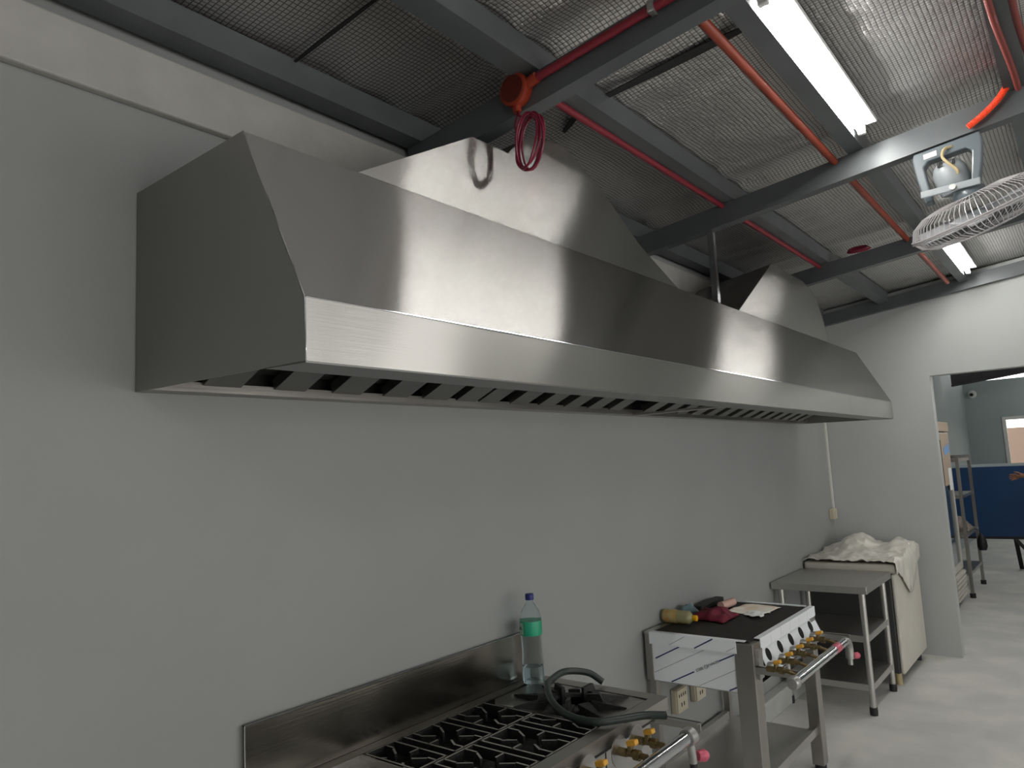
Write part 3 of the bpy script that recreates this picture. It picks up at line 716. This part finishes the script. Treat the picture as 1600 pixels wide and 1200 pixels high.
for a_, b_ in zip(ys, ys[1:]):
    b.box((GX1-.030, a_+.0015, GZ-.004), (GX1, b_-.0015, GZ)); b.box((GX1-.004, a_+.0015, GZ-.052), (GX1, b_-.0015, GZ-.004))
b.build('front_rim', M_film, gr)
# side panels under the rims
b = MB().box((GX0+.03, GY0+.006, .623), (-1.412, GY0+.010, GZ-.058))
yf = GY0+.006
b.mi = 1
film_lines(b, yf, [(-1.825, .7275, -1.69, .797), (-1.746, .6255, -1.622, .688), (-1.492, .7525, -1.415, .790), (-1.452, .6255, -1.414, .644)], .006)
b.mi = 2
film_lines(b, yf, [(-1.835, .659, -1.56, .797), (-1.60, .627, -1.414, .722)], .0025)
sp = b.build('side_panel', [M_film, M_filml, M_filmg], gr)
def text3d(s, name, m, parent, o, u, v, size, ext=.0004):
    cu = bpy.data.curves.new('t', 'FONT'); cu.body = s; cu.size = size; cu.extrude = ext; cu.align_x = 'CENTER'; cu.align_y = 'CENTER'
    to = bpy.data.objects.new('t', cu); COL.objects.link(to)
    bpy.context.view_layer.update()
    me = bpy.data.meshes.new_from_object(to.evaluated_get(bpy.context.evaluated_depsgraph_get()))
    bpy.data.objects.remove(to); bpy.data.curves.remove(cu)
    u = Vector(u).normalized(); v = Vector(v).normalized(); nn = u.cross(v)
    for q in me.vertices: q.co = Vector(o) + u*q.co.x + v*q.co.y + nn*q.co.z - W[parent]
    me.materials.clear(); me.materials.append(m); me.name = name
    ob = bpy.data.objects.new(name, me); COL.objects.link(ob); ob.parent = parent; W[ob] = W[parent]
    return ob
tu = Vector((-1.492+1.622, 0, .7525-.688)).normalized(); tv = Vector((-tu.z, 0, tu.x))
def tpos(s): return Vector((-1.622, yf-.0012, .688)) + tu*s
text3d('STEEL', 'printed_text', M_ink, sp, tpos(.034), tu, tv, .0175)
text3d('STAINLESS', 'printed_text', M_ink, sp, tpos(.111), tu, tv, .0145)
b = MB(); c = tpos(.070)
b.tube([c+tu*.010*math.cos(2*PI*i/24)+tv*.008*math.sin(2*PI*i/24) for i in range(24)], .0008, 5, closed=True)
b.tube([c-tu*.007+tv*.003, c-tu*.002+tv*.003, c+tu*.002-tv*.003, c+tu*.007-tv*.003], .0008, 5)
b.build('printed_mark', M_ink, sp)
MB().box((GX0+.03, GY1-.010, .623), (-1.40, GY1-.006, GZ-.05)).build('side_panel', M_film, gr)
MB().box((GX0+.03, GY0+.010, .618), (GX1-.05, GY1-.010, .622)).build('drip_tray', M_ss, gr)
# slanted front with five holes
b = MB()
zt0, zb0, xt0, xb0 = GZ-.054, .690, GX1-.012, GX1+.028
for a_, b_ in zip(ys, ys[1:]): b.sheet([(xt0, a_+.001, zt0), (xt0, b_-.001, zt0), (xb0, b_-.001+.02, zb0), (xb0, a_+.001+.02, zb0)], (-1, 0, -.3), .003)
b.build('front_panel', M_film, gr)
HN = Vector((zt0-zb0, 0, xb0-xt0)).normalized()
for k in range(5):
    yy = 3.517+k*.163; zz = .766; xx = xt0+(zt0-zz)/(zt0-zb0)*(xb0-xt0)
    MB().lathe([(0, 0), (.029, 0), (.029, .0012), (0, .0012)], (xx, yy, zz), HN, 24).build('burner_hole', M_hole, gr)
# grid of bars
b = MB()
nb = 58
for k in range(nb):
    x = GX0+.035+(GX1-.034-GX0-.035)*k/(nb-1)
    b.box((x-.0026, GY0+.03, GZ-.022), (x+.0026, GY1-.03, GZ-.004))
for y in (GY0+.05, 3.65, 3.96, GY1-.05): b.box((GX0+.03, y-.004, GZ-.03), (GX1-.034, y+.004, GZ-.020))
b.build('grill_grate', M_grillbar, gr)
MB().box((GX0+.03, GY0+.02, .70), (GX1-.034, GY1-.02, .705)).build('burner_box', M_inner, gr)
# rail, arms, valves
GPX, GPZ = -1.112, .735
MB().box((GX1-.004, GY0+.03, GPZ-.05), (GX1+.008, GY0+.085, GPZ+.08)).build('rail_plate', M_galv, gr)
b = MB()
for y in (GY0+.02, 4.13): b.box((GX1-.004, y, GPZ-.022), (GPX, y+.004, GPZ+.012)); b.box((GX1-.004, y, GPZ+.009), (GPX, y+.022, GPZ+.012))
b.build('rail_bracket', M_ss, gr)
rl = MB().tube([(GPX, 3.245, GPZ), (GPX, 4.02, GPZ)], .0215, 18).build('gas_rail', M_chrome, gr, smooth=True)
MB().tube([(GPX, 3.84, GPZ), (GPX, 3.92, GPZ)], .0222, 18).build('red_tape', M_pink, rl, smooth=True)
MB().lathe([(0, 0), (.022, .002), (.027, .012), (.027, .045), (.0215, .05)], (GPX, 3.205, GPZ), (0, 1, 0), 20).build('rail_end_cap', M_galv, rl, smooth=True)
MB().tube(bez([(GPX, 4.01, GPZ), (GPX, 4.04, GPZ), (GPX+.005, 4.075, GPZ-.012), (GPX+.005, 4.09, GPZ-.045), (GPX+.005, 4.09, GPZ-.095)], 6), .020, 14, rs=None).build('rail_elbow', M_galv, rl, smooth=True)
tp = MB().cyl((GPX+.005, 4.09, GPZ-.09), (GPX+.005, 4.09, GPZ-.125), .012, 12).build('gas_tap', M_galv, gr, smooth=True)
MB().lathe([(0, 0), (.012, 0), (.016, .008), (.016, .026), (.010, .034), (0, .036)], (GPX+.02, 4.10, GPZ-.082), (.6, .7, 0), 16).build('tap_handle', M_pink, tp, smooth=True)
for k in range(5): valve(gr, -1.200, 3.335+k*.158, .768, disc=False, px=GPX, pz=GPZ)
for k in range(5): MB().lathe([(0, 0), (.024, 0), (.026, .01), (.022, .035), (.012, .045), (0, .045)], (-1.272, 3.385+k*.158, .742), (1, 0, .1), 16).build('burner_venturi', M_galv, gr, smooth=True)
# under shelf
b = MB().box((GX0+.02, GY0+.02, .188), (-1.345, GY1-.02, .192)).box((-1.375, GY0+.02, .192), (-1.340, GY1-.02, .232)).box((GX0+.0, GY0+.02, .192), (GX0+.03, GY1-.02, .232))
b.build('under_shelf', M_sstable, gr)

# ---- things on the grill
GT = GZ-.003
jbt = thing('juice_bottle', 'small juice bottle with yellow cap lying on the grill', 'bottle', (-1.815, 3.60, GT+.034))
ja, jc = Vector((-1.905+.02, 3.575, GT+.036)), Vector((-1.70, 3.575+.005, GT+.034)); jd = (jc-ja).normalized()
MB().lathe([(0, 0), (.030, .001), (.0335, .006), (.0335, .045), (.0325, .055), (.0335, .065), (.0335, .140), (.031, .150), (.018, .162), (.012, .166), (.012, .175), (0, .175)], ja, jd, 24).build('bottle_body', M_juice, jbt, smooth=True)
MB().lathe([(.0337, .012), (.0341, .013), (.0341, .082), (.0337, .083)], ja, jd, 24).build('label', M_juicel, jbt, smooth=True)
MB().lathe([(.015, .166), (.0155, .167), (.0155, .186), (.014, .188), (0, .188)], ja, jd, 20).build('cap', M_ycap, jbt, smooth=True)
def heap(f, nu, nv, name, m, label, cat, solid=.003, smooth=True):
    o = MB().grid(f, nu, nv).build(name, m, smooth=smooth, solid=solid)
    return tag(o, label, cat)
def fcl(u, v):
    x = -1.795+u*.205; y = 3.65+v*.22+.03*math.sin(u*3)
    e = math.sin(PI*u)**.6*math.sin(PI*v)**.6 if 0 < u < 1 and 0 < v < 1 else 0
    return (x+.02*noise.noise(Vector((u*4, v*4, 1))), y+.02*noise.noise(Vector((u*4, v*4, 5))), GT+.006+e*(.042+.030*noise.noise(Vector((u*5, v*4, 2)))))
heap(fcl, 22, 22, 'red_cloth', M_redcl, 'crumpled dark red cloth on the grill beside the yellow-capped bottle', 'cloth')
def fbl(u, v):
    x = -1.872+u*.065; y = 3.70+v*.14
    e = math.sin(PI*u)*math.sin(PI*v)
    return (x, y+.02*u, GT+.006+e**.6*(.055+.03*noise.noise(Vector((u*4, v*4, 9)))))
heap(fbl, 14, 14, 'plastic_film', M_bluepl, 'crumpled pale blue plastic film behind the juice bottle', 'plastic film', .0015)
PGr = 'sheets of paper on the grill'
pp = MB().grid(lambda u, v: (-1.70+u*.21+.03*v, 3.90+v*.27+.02*math.sin(u*4), GT+.006+.006*noise.noise(Vector((u*3, v*3, 0)))), 10, 10).build('paper_sheet', M_paper, solid=.001, smooth=True)
tag(pp, 'stained cream paper sheet lying on the grill', 'paper', PGr)
pp = MB().grid(lambda u, v: (-1.565+u*.10+.02*v*math.sin(v*7), 3.87+v*.12-.03*u+.012*math.sin(u*9), GT+.011+.008*noise.noise(Vector((u*3, v*3, 7)))), 10, 10).build('paper_sheet', M_paperw, solid=.001, smooth=True)
tag(pp, 'torn white paper sheet at the near edge of the cream sheet', 'paper', PGr)
pr2 = MB().tube(bez([(-1.735, 3.975, GT+.025), (-1.728, 4.04, GT+.025), (-1.722, 4.12, GT+.025)], 5), .022, 14).build('paper_roll', M_pinkp, smooth=True)
tag(pr2, 'pinkish rolled paper beside the red cloth', 'paper roll')
nt_ = MB().box((GX0-.004, 3.90, GT), (GX0+.05, 4.22, GT+.030)).build('tray_box', M_rubber, bevel=.006)
tag(nt_, 'flat black tray at the wall side of the grill', 'tray')

# ================================================================== WORK TABLE
TX0, TX1, TY0, TY1, TZ = -1.885, -1.262, 5.19, 5.915, .815
tb = thing('work_table', 'small stainless work table with two shelves in front of the freezer', 'table', (-1.57, 5.55, 0))
MB().box((TX0, TY0, TZ-.045), (TX1, TY1, TZ)).build('table_top', M_sstable, tb, bevel=.004)
for x in (TX0+.05, TX1-.045):
    for y in (TY0+.055, TY1-.09):
        l = MB().cyl((x, y, .05), (x, y, TZ-.045), .020, 16).build('leg', M_sstable, tb, smooth=True)
        MB().lathe([(0, 0), (.024, 0), (.026, .02), (.024, .05), (0, .05)], (x, y, 0), (0, 0, 1), 16).build('foot', M_rubber, l, smooth=True)
for z in (.455, .150): MB().box((TX0+.035, TY0+.04, z), (TX1-.03, TY1-.075, z+.042)).build('shelf', M_sstable, tb, bevel=.003)

# ================================================================== CHEST FREEZER with plastic
fz = thing('chest_freezer', 'cream chest freezer in the corner under a crumpled plastic sheet', 'freezer', (-1.56, 6.42, 0))
FX0, FX1, FY0, FY1, FZ = -1.885, -1.245, 5.955, 6.83, .86
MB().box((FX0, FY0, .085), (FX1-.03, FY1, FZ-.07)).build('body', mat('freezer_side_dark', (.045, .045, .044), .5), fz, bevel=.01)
MB().box((FX1-.029, FY0, .085), (FX1, FY1, FZ-.07)).build('front_panel', M_fridge, fz, bevel=.012)
MB().box((FX0, FY0-.005, FZ-.066), (FX1+.008, FY1+.005, FZ)).build('lid', M_fridge, fz, bevel=.018)
for x in (FX0+.07, FX1-.06):
    for y in (FY0+.06, FY1-.07): MB().cyl((x, y, 0), (x, y, .085), .024, 12).build('foot', M_rubber if y > 6.3 else M_cableY, fz)
def fsh(u, v):
    x = FX0-.0+u*.72; y = FY0-.02+v*.92
    ov = max(0, (x-(FX1+.01)))
    z = FZ+.012
    if ov > 0:
        x = FX1+.012+.012*noise.noise(Vector((u*9, v*9, 3)))+.006
        z = FZ+.01 - ov*(1.2+3.2*max(0, math.sin(PI*min(1, v*1.05)))**2*(.4+v))
    bump = .06*math.exp(-((u-.35)**2/.05+(v-.75)**2/.05))*2.2 + .085*math.exp(-((u-.80)**2/.03+(v-.78)**2/.05)) + .03*math.exp(-((u-.5)**2/.03+(v-.35)**2/.03))
    wr = .034*noise.noise(Vector((u*6, v*7, 0)))+.018*noise.noise(Vector((u*14, v*13, 2)))
    return (x, y+.01*noise.noise(Vector((u*8, v*8, 6))), z + (bump if ov == 0 else bump*.8) + abs(wr) + .004)
tag(MB().grid(fsh, 46, 52).build('plastic_sheet', M_sheet, smooth=True, solid=.002), 'crumpled dusty clear plastic sheet heaped on the chest freezer', 'plastic sheet')

# ================================================================== ROOM BEYOND THE DOORWAY
FYE = 16.7
struct(MB().box((-2.05, YE+.12, 0), (-1.9, FYE+.15, 3.3)).build('wall_left_annex', M_far))
struct(MB().box((4.0, YE+.12, 0), (4.15, FYE+.15, 3.3)).build('wall_right_annex', M_far))
struct(MB().box((XR, YE+.0, 0), (4.15, YE+.12, 3.5)).build('wall_front_annex', M_far))
w = MB()
WX0, WX1, WZ0, WZ1 = -1.33, .35, 1.15, 2.20
w.box((-1.9, FYE, 0), (WX0, FYE+.15, 2.925)).box((WX1, FYE, 0), (4.0, FYE+.15, 2.925)).box((WX0, FYE, 0), (WX1, FYE+.15, WZ0)).box((WX0, FYE, WZ1), (WX1, FYE+.15, 2.925))
struct(w.build('wall_far', M_far))
wf = MB()
for a, b_ in (((WX0, WZ0), (WX0+.06, WZ1)), ((WX1-.06, WZ0), (WX1, WZ1)), ((WX0+.06, WZ0), (WX1-.06, WZ0+.05)), ((WX0+.06, WZ1-.06), (WX1-.06, WZ1)), ((-.52, WZ0+.05), (-.47, WZ1-.06))):
    wf.box((a[0], FYE-.015, a[1]), (b_[0], FYE+.06, b_[1]))
wf = struct(wf.build('window_1', M_white))
MB().box((WX0+.06, FYE+.02, WZ0+.05), (-.52, FYE+.026, WZ1-.06)).box((-.47, FYE+.02, WZ0+.05), (WX1-.06, FYE+.026, WZ1-.06)).build('window_pane', M_glassp, wf)
rf = MB().box((-2.05, YE+.12, 3.30), (4.15, FYE+.35, 3.36))
struct(rf.build('ceiling_annex', M_roofd))
for y, z, l in ((11.4, 2.50, 'dark steel roof beam just inside the doorway head'), (14.2, 2.78, 'dark steel roof beam deeper in the next room')):
    o = MB().prism([(-1.43, y+a, z+b_*1.5) for a, b_ in ((0,0),(.1,0),(.1,.012),(.055,.012),(.055,.2),(.1,.2),(.1,.212),(0,.212),(0,.2),(.045,.2),(.045,.012),(0,.012))], [(2.4, y+a, z+b_*1.5+SL*3.83) for a, b_ in ((0,0),(.1,0),(.1,.012),(.055,.012),(.055,.2),(.1,.2),(.1,.212),(0,.212),(0,.2),(.045,.2),(.045,.012),(0,.012))]).build('roof_beam', M_roofd)
    tag(o, l, 'beam', 'dark roof beams in the next room')
tag(MB().box((-8, 20.5, -.1), (9, 20.8, 2.05)).build('garden_wall', M_salmon), 'sunlit salmon wall outside the far window', 'wall')
tag(MB().box((-8, 17.4, -.12), (9, 20.5, -.1)).build('pavement', M_floor), 'pale paved ground outside the far window', 'ground')
cm = thing('dome_camera', 'small white dome camera on the far wall near the corner', 'camera', (-1.76, FYE-.03, 2.68))
MB().lathe([(0, 0), (.075, 0), (.078, .03), (.055, .05), (0, .05)], (-1.76, FYE+.002, 2.68), (0, -1, 0), 20).build('camera_base', M_white, cm, smooth=True)
MB().ball((-1.765, FYE-.058, 2.672), .032).build('camera_eye', M_rubber, cm, smooth=True)
# lamps added out of view to brighten the next room
lamp_z = 2.9
t = thing('tube_lamp', 'added unseen tube lamp under the dark roof of the next room', 'light', (.8, 11.0, 3.2))
MB().box((.77, 10.3, 3.22), (.83, 11.7, 3.302)).build('lamp_housing', M_lamph, t)
MB().tube([(.8, 10.32, 3.19), (.8, 11.68, 3.19)], .019, 12).build('lamp_tube', M_tube, t, smooth=True)
t = thing('tube_lamp', 'added unseen tube lamp near the doorway of the next room', 'light', (.2, 8.6, 3.2))
MB().box((.17, 7.9, 3.22), (.23, 9.3, 3.302)).build('lamp_housing', M_lamph, t)
MB().tube([(.2, 7.92, 3.19), (.2, 9.28, 3.19)], .019, 12).build('lamp_tube', M_tube, t, smooth=True)
t = thing('tube_lamp', 'added unseen tube lamp brightening the far wall of the next room', 'light', (.6, 15.0, 3.2))
MB().box((-.1, 14.97, 3.22), (1.3, 15.03, 3.302)).build('lamp_housing', M_lamph, t)
MB().tube([(-.08, 15.0, 3.19), (1.28, 15.0, 3.19)], .019, 12).build('lamp_tube', M_tube, t, smooth=True)
# upright fridge, seen edge-on
fr = thing('display_fridge', 'tall cream upright fridge seen edge-on just past the doorway', 'fridge', (-1.57, 9.2, 0))
RY0, RY1, RXF = 8.82, 9.52, -1.285
MB().box((-1.87, RY0, .10), (RXF-.03, RY1, 1.93)).build('cabinet', M_rubber, fr, bevel=.006)
MB().box((-1.87, RY0-.002, 1.86), (RXF+.012, RY1, 1.965)).build('header_cap', M_kraft, fr, bevel=.008)
d = MB().box((RXF-.026, RY0+.01, .36), (RXF, RY0+.075, 1.85)).box((RXF-.026, RY1-.075, .36), (RXF, RY1-.01, 1.85)).box((RXF-.026, RY0+.075, 1.77), (RXF, RY1-.075, 1.85)).box((RXF-.026, RY0+.075, .36), (RXF, RY1-.075, .43)).build('door', M_fridge, fr, bevel=.004)
MB().box((RXF-.02, RY0+.075, .43), (RXF-.012, RY1-.075, 1.77)).build('door_glass', M_glassd, d)
b = MB()
for k in range(6): b.prism([(RXF-.02, RY0+.01, .09+k*.044), (RXF+.02, RY0+.01, .09+k*.044), (RXF+.02, RY0+.01, .115+k*.044), (RXF-.02, RY0+.01, .125+k*.044)], [(RXF-.02, RY1-.01, .09+k*.044), (RXF+.02, RY1-.01, .09+k*.044), (RXF+.02, RY1-.01, .115+k*.044), (RXF-.02, RY1-.01, .125+k*.044)])
b.build('vent_grille', M_fridge, fr)
MB().box((-1.86, RY0+.02, 0), (RXF-.05, RY1-.02, .09)).build('plinth', M_rubber, fr)
MB().box((RXF+.001, RY0+.12, 1.28), (RXF+.003, RY1-.06, 1.84)).build('paper_cover', M_kraft, fr)
MB().sheet([(RXF+.004, RY0+.24, 1.68), (RXF+.035, RY0+.40, 1.73), (RXF+.030, RY0+.46, 1.64), (RXF+.004, RY0+.30, 1.60)], (1, 0, 0), .002).build('blue_sticker', mat('sticker_blue', (.25, .42, .70), .5), fr)
MB().box((RXF+.003, RY1-.30, 1.22), (RXF+.006, RY1-.10, 1.46)).build('paper_note', M_paperw, fr)
# steel rack
rk = thing('storage_rack', 'tall grey steel storage rack standing past the fridge', 'rack', (-1.5, 10.2, 0))
KX0, KX1, KY0, KY1, KZ = -1.80, -1.235, 9.69, 10.72, 1.585
for x in (KX0, KX1-.035):
    for y in (KY0, KY1-.035):
        l = MB().box((x, y, .05), (x+.035, y+.035, KZ)).build('post', M_ssold, rk)
        MB().cyl((x+.0175, y+.0175, 0), (x+.0175, y+.0175, .05), .03, 12).build('foot', M_rubber, l)
for z in (.24, .66, 1.10, 1.515): MB().box((KX0+.01, KY0+.01, z), (KX1-.01, KY1-.01, z+.035)).build('shelf', M_sstable, rk)
for y in (KY0, KY1-.035): MB().box((KX0+.035, y+.006, KZ-.03), (KX1-.035, y+.028, KZ)).build('rail', M_ssold, rk)
def frag(u, v): return (-1.60+u*.35, 10.05+v*.42, .70+.14*(math.sin(PI*u)*math.sin(PI*v))**.5*(1+.7*noise.noise(Vector((u*4, v*4, 3)))))
tag(MB().grid(frag, 12, 12).build('rag_bundle', M_cloth, smooth=True, solid=.004), 'crumpled bundle of rags on the rack shelf', 'rags')
bg = MB().lathe([(0, 0), (.04, .005), (.055, .05), (.05, .12), (.03, .17), (.010, .20), (0, .20)], (-1.185, 10.42, .44), (0, 0, 1), 14).tube(bez([(-1.185, 10.42, .63), (-1.20, 10.42, .67), (-1.241, 10.42, .698)], 6), .005, 6).build('black_bag', M_bag, smooth=True)
tag(bg, 'black bag hanging from the lower shelf of the rack', 'bag')
# blue board
bb = thing('blue_board', 'large blue board with pale top edge standing behind the rack', 'board', (-.4, 11.75, 0))
BY = 11.75
MB().box((-1.72, BY, .47), (1.05, BY+.03, 1.395)).build('panel', M_blue, bb)
MB().box((-1.72, BY-.003, 1.395), (1.05, BY+.033, 1.432)).build('top_edge', M_bluegrey, bb)
MB().box((-1.72, BY-.004, .435), (1.05, BY+.034, .47)).build('bottom_edge', M_rubber, bb)
for x in (-.98, .6):
    MB().prism([(x, BY-.012, .44), (x+.05, BY-.012, .44), (x+.42, BY-.35, 0), (x+.37, BY-.35, 0)], [(x, BY+.012, .44), (x+.05, BY+.012, .44), (x+.42, BY-.32, 0), (x+.37, BY-.32, 0)]).build('leg', M_rubber, bb)
    MB().prism([(x, BY+.012, .44), (x+.05, BY+.012, .44), (x+.05, BY+.36, 0), (x, BY+.36, 0)], [(x, BY+.035, .44), (x+.05, BY+.035, .44), (x+.05, BY+.39, 0), (x, BY+.39, 0)]).build('leg', M_rubber, bb)

# ------------------------------------------------------------------ person at the right edge, one hand in view
def skinned(name, pts, edges, radii, m, parent, sub=2):
    me = bpy.data.meshes.new(name); base = W[parent]
    me.from_pydata([tuple(Vector(p)-base) for p in pts], edges, [])
    o = bpy.data.objects.new(name, me); COL.objects.link(o); o.parent = parent; W[o] = base
    sk = o.modifiers.new('skin', 'SKIN'); sk.use_smooth_shade = True
    for v, r in zip(me.skin_vertices[0].data, radii): v.radius = (r, r) if not isinstance(r, tuple) else r
    me.skin_vertices[0].data[0].use_root = True
    ss = o.modifiers.new('sub', 'SUBSURF'); ss.levels = sub; ss.render_levels = sub
    me.materials.append(m); return o
PXo, PYo = -.06, 11.15
pe = thing('person', 'person at the right edge reaching one bare hand across the blue board', 'person', (PXo, PYo, 0))
P = []; E_ = []; Rr = []
def node(p, r, par=None):
    P.append(p); Rr.append(r)
    if par is not None: E_.append((par, len(P)-1))
    return len(P)-1
pel = node((PXo, PYo, .93), .135)
sp1 = node((PXo, PYo, 1.15), .125, pel); sp2 = node((PXo, PYo, 1.33), .135, sp1); nk = node((PXo, PYo, 1.47), .062, sp2); nk2 = node((PXo-.01, PYo, 1.53), .055, nk)
hd = node((PXo-.02, PYo, 1.60), .085, nk2); hd2 = node((PXo-.02, PYo, 1.69), .078, hd)
for s in (-1, 1):
    hp_ = node((PXo+s*.09, PYo, .86), .10, pel); kn = node((PXo+s*.10, PYo-.02, .47), .062, hp_); an = node((PXo+s*.10, PYo+.01, .09), .042, kn); tf = node((PXo+s*.11, PYo-.13, .045), .034, an)
sh = node((PXo-.17, PYo, 1.41), .062, sp2); el = node((PXo-.42, PYo-.02, 1.33), .043, sh); wr = node((PXo-.66, PYo+.01, 1.285), .029, el)
pm = node((PXo-.71, PYo+.01, 1.280), (.040, .022), wr); pm2 = node((PXo-.745, PYo+.01, 1.275), (.038, .018), pm)
for k, (dz, ln, dr) in enumerate(((.028, .070, -.06), (.010, .080, -.16), (-.010, .074, -.24), (-.028, .058, -.34))):
    k0 = node((PXo-.755, PYo+.01, 1.275+dz), .0105, pm2)
    k1 = node((PXo-.755-ln*.5, PYo-.004, 1.275+dz+dr*ln*.3), .0092, k0)
    k2 = node((PXo-.755-ln, PYo-.022, 1.275+dz+dr*ln*.9), .0075, k1)
th0 = node((PXo-.705, PYo-.012, 1.31), .0125, pm); th1 = node((PXo-.745, PYo-.022, 1.330), .0100, th0); th2 = node((PXo-.775, PYo-.026, 1.335), .0085, th1)
sh = node((PXo+.17, PYo, 1.41), .062, sp2); el = node((PXo+.27, PYo+.02, 1.14), .043, sh); wr = node((PXo+.27, PYo-.14, .95), .029, el); pm = node((PXo+.27, PYo-.21, .89), (.036, .022), wr)
for k in range(4):
    k0 = node((PXo+.243+k*.018, PYo-.235, .865), .0098, pm); k1 = node((PXo+.243+k*.018, PYo-.255, .825), .0088, k0); k2 = node((PXo+.243+k*.018, PYo-.250, .795), .0075, k1)
th0 = node((PXo+.235, PYo-.20, .875), .011, pm); th1 = node((PXo+.225, PYo-.23, .845), .009, th0)
skinned('body', P, E_, Rr, M_skin, pe)
MB().ball((PXo-.02, PYo+.012, 1.715), .094, 18, (1, 1.1, .85)).build('hair', M_hair, pe, smooth=True)
b = MB()
b.lathe([(.165, 0), (.158, .20), (.165, .38), (.14, .50), (.075, .56)], (PXo, PYo, .90), (0, 0, 1), 20)
b.tube([(PXo+.15, PYo, 1.41), (PXo+.26, PYo+.02, 1.20)], .075, 14, cap=False, rs=[.085, .068]); b.tube([(PXo-.15, PYo, 1.41), (PXo-.36, PYo-.015, 1.345)], .07, 14, cap=False, rs=[.085, .062])
b.build('shirt', M_shirt, pe, smooth=True)
b = MB()
b.lathe([(.15, .0), (.168, .06), (.168, .14)], (PXo, PYo, .80), (0, 0, 1), 20)
for s in (-1, 1): b.tube([(PXo+s*.085, PYo, .90), (PXo+s*.10, PYo-.02, .47), (PXo+s*.10, PYo+.01, .12)], .1, 14, cap=False, rs=[.115, .085, .072])
b.build('trousers', M_trouser, pe, smooth=True)
for s in (-1, 1): MB().ball((PXo+s*.11, PYo-.06, .045), .06, 14, (.8, 2.1, .75)).build('shoe', M_rubber, pe, smooth=True)
for s in (-1, 1): MB().ball((PXo-.02+s*.032, PYo-.082, 1.645), .011).build('eye', M_white, pe, smooth=True)
MB().ball((PXo-.02, PYo-.095, 1.615), .016, 12, (.8, 1.1, 1.4)).build('nose', M_skin, pe, smooth=True)
MB().ball((PXo-.02, PYo-.085, 1.578), .022, 12, (1.1, .5, .35)).build('mouth', M_pinkp, pe, smooth=True)

# ================================================================== LIGHT, WORLD, VIEW
wd = bpy.data.worlds.new('world'); sc.world = wd; wd.use_nodes = True
bgn = wd.node_tree.nodes['Background']; bgn.inputs[0].default_value = (1.0, .985, .95, 1); bgn.inputs[1].default_value = 3.2
sc.view_settings.view_transform = 'Standard'; sc.view_settings.look = 'None'
sc.view_settings.exposure = -0.05; sc.view_settings.gamma = 1.0; sc.view_settings.use_curve_mapping = False
